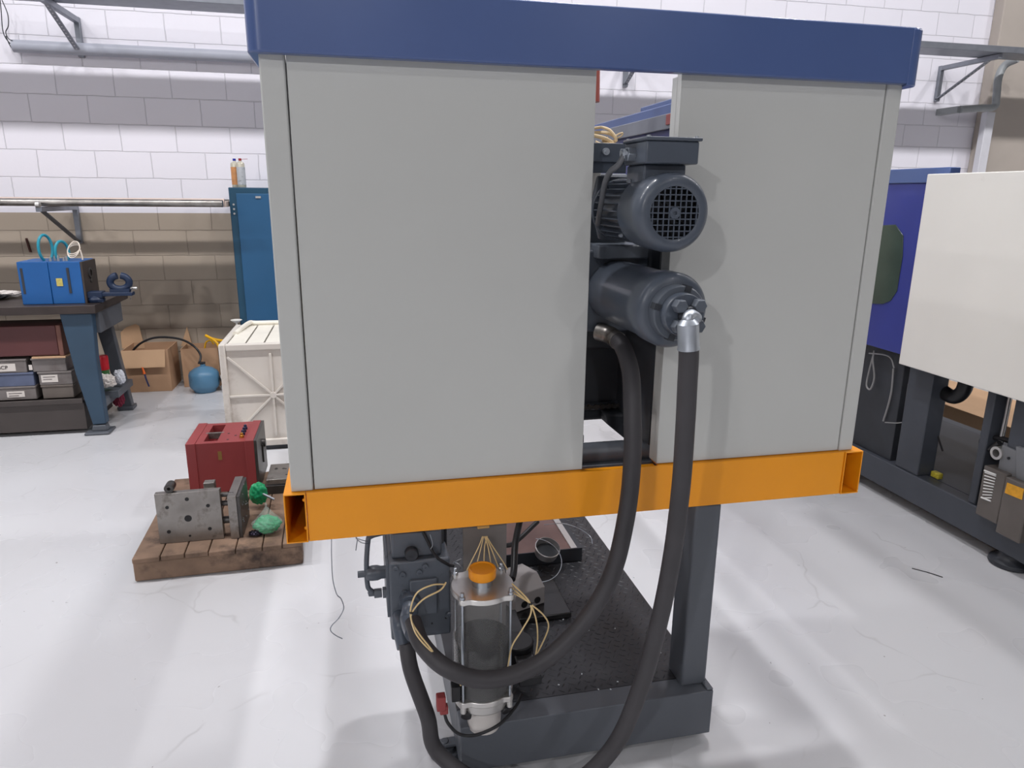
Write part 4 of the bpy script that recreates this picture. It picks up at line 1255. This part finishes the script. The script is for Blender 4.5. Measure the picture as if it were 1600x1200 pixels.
# vise
c = U(178, 476, Z=BZ)
t = thing('bench_vise', (U(180, 470, Y=yb0+.12).x, yb0+.15, BZ), 'blue bench vise with round jaws at the right end of the workbench', 'vise')
VB = mat('vise_blue_paint', rgb(20, 38, 66), .42, var=.15, scale=12)
yv = yb0+.15
a = U(155, 462, Y=yv); b = U(210, 458, Y=yv)
zv = U(180, 459, Y=yv).z
m = MB().box(a.x-.06, b.x-.005, yv-.035, yv+.035, zv-.012, zv+.012)
m.lathe([(0, 0), (.05, 0), (.055, .02), (.04, .045), (.04, .06), (0, .06)], (a.x-.02, yv, BZ+.001), (0, 0, 1), 24)
m.box(a.x-.06, a.x+.03, yv-.04, yv+.04, BZ+.03, zv+.02)
m.build('vise_base', VB, t, bevel=.004)
c = U(187, 441, Y=yv)
pts = [(c.x+.055*math.cos(a_), c.z+.045*math.sin(a_)) for a_ in [PI*1.62-k*PI*1.24/16 for k in range(17)]]
m = MB().tube([Vector((c.x+.058*math.cos(a_), yv, c.z+.045*math.sin(a_))) for a_ in [PI*.57+k*PI*1.86/18 for k in range(19)]], .023, 12, 4)
m.box(c.x-.06, c.x+.06, yv-.03, yv+.03, zv+.01, zv+.035)
m.build('pipe_jaw', VB, t)
MB().cyl((b.x-.03, yv, U(213, 450, Y=yv).z), (b.x+.02, yv, U(213, 450, Y=yv).z), .009, seg=14).build('screw_spindle', ALU, t)
q = U(207, 452, Y=yv-.03)
MB().cyl(q+Vector((0, 0, .01)), q+Vector((-.02, 0, -.07)), .004, seg=8).build('handle_bar', STEEL, t)
# paper scraps & tool on bench left, hook on wall
c = U(14, 461, Z=BZ+.02)
tag(crumple(Vector((c.x, c.y, BZ+.028)), .04, 'paper_scraps', PAPER, None, (2.2, 1, .5), 41, .5), 'white paper scraps on the bench left of the blue mould', 'paper')
c = U(2, 467, Z=BZ)
tag(crumple(Vector((c.x, c.y-.05, BZ+.022)), .045, 'black_cloth', BLACKP, None, (1.2, 1, .4), 43, .4), 'black cloth on the bench at the left photo edge', 'cloth')
c = U(45, 384, Y=YW-.01)
tag(MB().bar((c.x-.01, YW-.008, c.z+.06), (c.x+.005, YW-.008, c.z-.05), .022, .012).build('wall_hook', mat('rust_brown', rgb(70, 36, 32), .7)), 'small dark brown hook on the beige wall above the blue mould', 'hook')

# ------------------------------------------------------------------ cardboard boxes along the wall
def open_box(xa, xb, ya, yb_, h, label, flap_front=None, back=None, side=None):
    t = thing('cardboard_box', ((xa+xb)/2, (ya+yb_)/2, 0), label, 'box', 'open cardboard boxes by the wall')
    th = .005
    m = MB().box(xa, xb, ya, ya+th, .001, h).box(xa, xb, yb_-th, yb_, .001, h).box(xa, xa+th, ya+th, yb_-th, .001, h).box(xb-th, xb, ya+th, yb_-th, .001, h).box(xa+th, xb-th, ya+th, yb_-th, .001, .006)
    m.build('box_body', CARD, t)
    if flap_front:
        MB()._add([Vector(v) for v in ((xa+.0, ya, h), (xb-.02, ya, h), (xb-.025, ya-.035, h-flap_front), (xa+.005, ya-.035, h-flap_front))], [(0, 1, 2, 3)]).build('front_flap', CARDL, t, solid=.005, smooth=False)
    if back:
        MB()._add([Vector((x, yb_-th+.01*(z > h), z)) for x, z in back], [tuple(range(len(back)))]).build('back_flap', CARDL, t, solid=.005, smooth=False)
    if side:
        MB()._add([Vector(v) for v in side], [tuple(range(len(side)))]).build('side_flap', CARDL, t, solid=.005, smooth=False)
    return t


YB = 4.50
xa, xb = U(196, 600, Y=YB).x, U(268, 600, Y=YB).x
h1 = U(230, 547, Y=YB).z
bk = [(U(a_, b_, Y=YW-.05).x, U(a_, b_, Y=YW-.05).z) for a_, b_ in ((190, 545), (187, 520), (196, 512), (210, 507), (216, 510), (226, 545))]
t = open_box(xa, xb, YB, YW-.03, h1, 'open cardboard box with its front flap folded down, left of the blue gas bottle', flap_front=.14, back=bk, side=None)
o = MB().box(xa-.07, xa-.01, YB+.1, YW-.05, .001, h1*.85).build('flat_carton', CARDL); tag(o, 'narrow flat carton squeezed between bench leg and open cardboard box', 'carton')
xa2, xb2 = U(272, 600, Y=YB).x+.035, U(342, 600, Y=YB).x
h2_ = U(300, 545, Y=YB+.1).z
tipx = U(291, 511, Y=YW-.05)
t = open_box(xa2+.02, xb2, YB+.1, YW-.03, h2_, 'open cardboard box with a pointed raised flap behind the blue gas bottle',
             back=[(U(283, 548, Y=YW-.05).x, h2_-.02), (tipx.x, tipx.z), (U(301, 548, Y=YW-.05).x, h2_-.02)])
tag(MB().cyl((U(225, 580, Y=YB-.05).x, YB-.05, U(225, 584, Y=YB-.05).z), (U(223, 580, Y=YB-.05).x, YB-.05, U(223, 576, Y=YB-.05).z+.01), .012, .006, 12).build('orange_torch_tip', mat('orange_tip', rgb(235, 110, 50), .4)), 'small orange tipped torch end in front of the cardboard box', 'torch')
m = MB().tube([U(226, 585, Y=YB-.05), U(229, 594, Y=YB-.06), U(233, 604, Y=YB-.06)], .007, 8)
tag(m.build('torch_hose', mat('navy_hose', rgb(46, 52, 92), .4)), 'short dark blue hose below the orange torch tip', 'hose')
# gas bottle
gx, gy = U(320, 600, Y=4.44).x, 4.44
GB = mat('light_blue_bottle_paint', rgb(82, 124, 154), .38, var=.06)
t = thing('gas_bottle', (gx, gy, 0), 'squat light blue gas bottle on the floor near the cardboard boxes', 'gas bottle')
MB().lathe([(0, .003), (.085, .003), (.09, .02), (.11, .04), (.118, .06), (.118, .145), (.108, .17), (.075, .195), (.03, .212), (.02, .215), (.02, .23), (0, .23)], (gx, gy, 0), (0, 0, 1), 44).build('bottle_body', GB, t)
MB().cyl((gx-.01, gy, .225), (gx-.01, gy, .25), .012, seg=14).box(gx-.035, gx+.02, gy-.012, gy+.012, .235, .25).build('valve', BLACKP, t, bevel=.003)
m = MB().tube([(gx-.02, gy, .25), U(313, 554, Y=gy+.03), U(303, 541, Y=gy+.05), U(285, 531, Y=gy+.1), U(262, 527, Y=gy+.12), U(240, 528, Y=gy+.12), U(222, 535, Y=gy+.12), U(210, 545, Y=gy+.14), U(208, 550, Y=gy+.16)], .009, 10)
tag(m.build('gas_hose', BLACKP), 'black hose arching from the gas bottle into the cardboard box', 'hose')
YH = mat('yellow_hose', rgb(226, 170, 20), .35)
m = MB().tube([U(321, 524, Y=4.62), U(331, 529, Y=4.6), U(344, 532, Y=4.6), U(356, 533, Y=4.6), U(370, 536, Y=4.6)], .012, 10)
m.tube([U(331, 529, Y=4.6), U(339, 536, Y=4.58), U(344, 546, Y=4.57), U(348, 556, Y=4.57), U(352, 575, Y=4.57)], .011, 10)
m.tube([U(320, 545, Y=4.65), U(322, 535, Y=4.65), U(329, 532, Y=4.65), U(334, 538, Y=4.65)], .007, 8)
tag(m.build('yellow_hose', YH), 'yellow hose looping out beside the white crate near the wall', 'hose')
xq = U(341, 600, Y=4.4).x+.03
t = thing('angle_grinder', (xq+.06, 4.4, .0), 'black tool with a white disc on a pale strip left of the white crate', 'tool')
MB().box(xq+.0, xq+.15, 4.36, 4.44, .001, .05).build('pale_strip', mat('pale_aluminium', rgb(190, 192, 196), .4, .4), t, bevel=.003)
MB().cyl((xq+.02, 4.44, .11), (xq+.02, 4.40, .11), .04, seg=24).box(xq, xq+.12, 4.4, 4.5, .05, .16).build('tool_body', BLACKP, t, bevel=.01)
MB().lathe([(.02, 0), (.032, 0), (.032, .004), (.02, .004)], (xq+.025, 4.39, .13), (0, 1, 0), 24).build('disc', ALU, t)
q = U(371, 501, Y=4.35)
t = thing('white_wall_dish', (q.x, 4.36, q.z-.02), 'small white oval dish mounted beside the base of the blue cabinet', 'dish')
MB().lathe([(0, -.018), (.02, -.016), (.045, .004), (.042, .006), (0, -.008)], (q.x-.01, 4.36, q.z), (0, 0, 1), 28).build('dish', WHITEP, t)
MB().cyl((q.x-.01, 4.36, 0), (q.x-.01, 4.36, q.z-.016), .008, seg=10).build('stem', WHITEP, t)

# ------------------------------------------------------------------ the second machine at the right
XB = 2.97
m2 = thing('second_moulding_machine', (3.6, 1.2, 0), 'large white and blue moulding machine on a dark frame at the right side', 'machine')
XWp = 2.86
wt, wb = U(1450, 272, X=XWp), U(1403, 568, X=XWp)
MB().box(XWp, XWp+.05, -1.3, (wt.y+wb.y)/2, wb.z, wt.z).build('white_side_panel', WHITEP, m2, bevel=.004)
XBl = 2.92
bt = U(1390, 287, X=XBl); bb_ = U(1380, 546, X=XBl)
BLU2 = mat('royal_blue_panel_paint', rgb(52, 60, 134), .32, var=.04, coat=.2)
MB().box(XBl, XBl+.05, wt.y-.2, 3.6, bb_.z, bt.z).build('blue_side_panel', BLU2, m2, bevel=.003)
hr = U(1485, 262, X=XBl-.01)
hd = MB().box(XBl-.01, XBl+.05, hr.y, 3.6, bt.z, U(1392, 265, X=XBl-.01).z).build('blue_header', BLUE, m2, bevel=.004)
wp = [U(a_, b_, X=XBl) for a_, b_ in ((1360, 353), (1400, 351), (1412, 368), (1411, 400), (1402, 455), (1392, 470), (1380, 475), (1355, 474))]
wn = MB().prism([(p.y, p.z) for p in wp], 'X', XBl-.004, XBl+.0).build('window_pane', mat('tinted_window', rgb(62, 74, 66), .08, var=.3, scale=3, spec=.9), m2, bevel=.001)
BD = mat('dark_base_paint', rgb(66, 70, 78), .42, var=.08)
zb0, zb1 = U(1340, 740, X=XB).z, U(1331, 695, X=XB).z
MB().box(XB, XB+.08, -1.3, 3.7, zb0, zb1).box(XB+.9, XB+.98, -1.3, 3.7, zb0, zb1).build('base_rail', BD, m2, bevel=.006)
MB().box(XB+.08, XB+.9, -1.3, 3.7, zb1-.01, zb1).build('base_deck', BD, m2)
def post(pa, pb, name='support_post', x=XB+.01, mm=BD, dx=.1):
    ya, yb_ = sorted((U(*pa, X=x).y, U(*pb, X=x).y))
    return MB().box(x, x+dx, ya, yb_, zb1, wb.z+.3).build(name, mm, m2, bevel=.006)
post((1402, 700), (1438, 712)); post((1540, 700), (1527, 700))
post((1600, 700), (1572, 700), dx=.3)
ya, yb_ = U(1400, 660, X=XB+.03).y, 3.6
MB().box(XB+.03, XB+.07, ya, yb_, zb1, bb_.z+.1).build('lower_housing', DARK, m2, bevel=.004)
MB().box(XB+.06, XB+.9, -1.2, 3.6, .78, 1.6).build('machine_core', DARK, m2)
# opening trim
q = [U(a_, b_, X=XB+.025) for a_, b_ in ((1383, 660), (1392, 662), (1411, 660), (1419, 600))]
m = MB().tube([U(1411, 660, X=XB+.02), U(1414, 640, X=XB+.02), U(1420, 600, X=XB+.02)], .005, 8, smooth=False)
m.tube([U(1396, 576, X=XB+.02), U(1393, 610, X=XB+.02), U(1387, 636, X=XB+.02), U(1380, 658, X=XB+.02)], .005, 8)
m.tube([U(1383, 660, X=XB+.02), U(1400, 661, X=XB+.02), U(1411, 660, X=XB+.02)], .003, 8)
m.tube([U(1366, 550, X=XB), U(1358, 580, X=XB), U(1354, 602, X=XB), U(1360, 608, X=XB), U(1366, 590, X=XB), U(1364, 562, X=XB), U(1366, 548, X=XB)], .005, 8)
m.tube([U(1358, 552, X=XB), U(1380, 554, X=XB), U(1392, 560, X=XB), U(1397, 575, X=XB)], .004, 8)
m.build('hanging_cable', mat('grey_white_cable', rgb(140, 140, 140), .4), m2)
# big black hose below the white panel
m = MB().tube([U(1450, 585, X=XB+.1), U(1466, 605, X=XB+.1), U(1488, 620, X=XB+.1), U(1504, 612, X=XB+.1), U(1512, 590, X=XB+.1)], .035, 16)
m.build('black_hose', BLACKP, m2)
m = MB().tube([U(1458, 650, X=XB+.1), U(1465, 680, X=XB+.1), U(1473, 705, X=XB+.1)], .005, 8)
m.build('sensor_cable', BLACKP, m2)
c = U(1467, 716, X=XB+.09); 
MB().box(c.x-.01, c.x+.02, c.y-.025, c.y+.025, zb1+.001, zb1+.03).build('yellow_connector', mat('yellow_black_tag', rgb(190, 176, 60), .5, var=.4, scale=60), m2, bevel=.003)
# filter bowls at the near end
XFl = XB-.0
a, b = U(1530, 780, X=XB-.02).y, U(1566, 790, X=XB-.02).y
zf0, zf1 = zb1-.02, U(1540, 722, X=XB-.02).z
SMK = mat('smoked_plastic', rgb(96, 90, 86), .2, var=.1)
f1 = MB().box(XB-.03, XB+.08, b, a, zf0+.0, U(1545, 728, X=XB-.02).z).build('smoked_bowl', SMK, m2, bevel=.006)
y2 = U(1610, 790, X=XB-.02).y
f2 = MB().box(XB-.04, XB+.08, y2, b-.006, zf0-.03, U(1580, 745, X=XB-.02).z).build('smoked_bowl', SMK, m2, bevel=.006)
m = MB()
for k in range(9):
    t_ = k/8
    p0 = U(1539+4*(-t_), 738+40*t_, X=XB-.032); p1 = U(1556-7*t_, 744+34*t_, X=XB-.032)
    m.tube([p0, p1], .0028, 6, smooth=False)
m.tube([U(1538, 735, X=XB-.033), U(1556, 742, X=XB-.033)], .004, 6, smooth=False)
m.tube([U(1533, 777, X=XB-.033), U(1548, 783, X=XB-.033)], .004, 6, smooth=False)
m.build('white_spring', mat('white_spring', rgb(220, 220, 218), .4), f1)
p = [U(a_, b_, X=XB-.041) for a_, b_ in ((1574, 754), (1600, 764), (1597, 781), (1570, 770))]
MB().prism([(v.y, v.z) for v in p], 'X', XB-.0425, XB-.041).build('yellow_sticker', mat('amber_sticker', rgb(222, 160, 40), .5, var=.15, scale=50), f2)
p = [U(a_, b_, X=XB+.0) for a_, b_ in ((1566, 695), (1590, 706), (1590, 752), (1558, 738))]
m = MB().prism([(v.y, v.z) for v in p], 'X', XB+.0, XB+.05)
p = [U(a_, b_, X=XB+.0) for a_, b_ in ((1590, 697), (1625, 708), (1620, 770), (1590, 758))]
m.prism([(v.y, v.z) for v in p], 'X', XB-.01, XB+.05)
m.build('grey_mounting_plate', mat('mid_grey_plate', rgb(118, 120, 124), .45), m2, bevel=.002)
c = U(1575, 716, X=XB-.005)
MB().cyl(c, c+Vector((.01, 0, 0)), .006, seg=12).build('plate_hole', BLACKP, m2)
c = U(1556, 708, X=XB-.01)
MB().lathe([(.018, 0), (.03, 0), (.03, .05), (.018, .05), (.018, 0)], c, (1, 0, 0), 24).build('ring_fitting', ALU, m2)
m = MB().tube([U(1562, 692, X=XB+.02), U(1545, 702, X=XB+.03), U(1534, 695, X=XB+.04), U(1538, 684, X=XB+.05), U(1560, 684, X=XB+.05), U(1580, 690, X=XB+.05)], .012, 10)
m.build('coiled_cable', BLACKP, m2)
m = MB().tube([U(1578, 620, X=XB+.05), U(1572, 650, X=XB+.05), U(1562, 695, X=XB+.05)], .008, 8, smooth=False)
m.build('bright_rod', ALU, m2)
# levelling feet
for yy in (U(1590, 880, Z=0).y, 3.3, -1.1):
    m = MB().lathe([(0, 0), (.085, 0), (.09, .006), (.088, .022), (.06, .034), (.05, .05), (.05, .06), (.03, .062), (.03, zb0+.01), (0, zb0+.01)], (XB+.06, yy, .001), (0, 0, 1), 36)
    m.lathe([(.03, .07), (.055, .07), (.06, .08), (.06, .12), (.05, .13), (.03, .13)], (XB+.06, yy, .0), (0, 0, 1), 8)
    m.build('levelling_foot', DARK, m2, bevel=.002)
# carton on floor beyond, under second machine
tag(MB().box(4.12, 4.7, 1.6, 2.9, .001, .235).build('cardboard_carton', CARDL, bevel=.004), 'pale cardboard carton on the floor seen between the legs of the right machine', 'carton')

# debris on the floor
a, b = U(1425, 888, Z=.002), U(1473, 902, Z=.002)
tag(MB().tube([a, (a+b)/2+Vector((.004, .003, 0)), b], .0022, 6).build('black_zip_tie', BLACKP), 'thin black strip lying on the white floor at the right', 'strip')
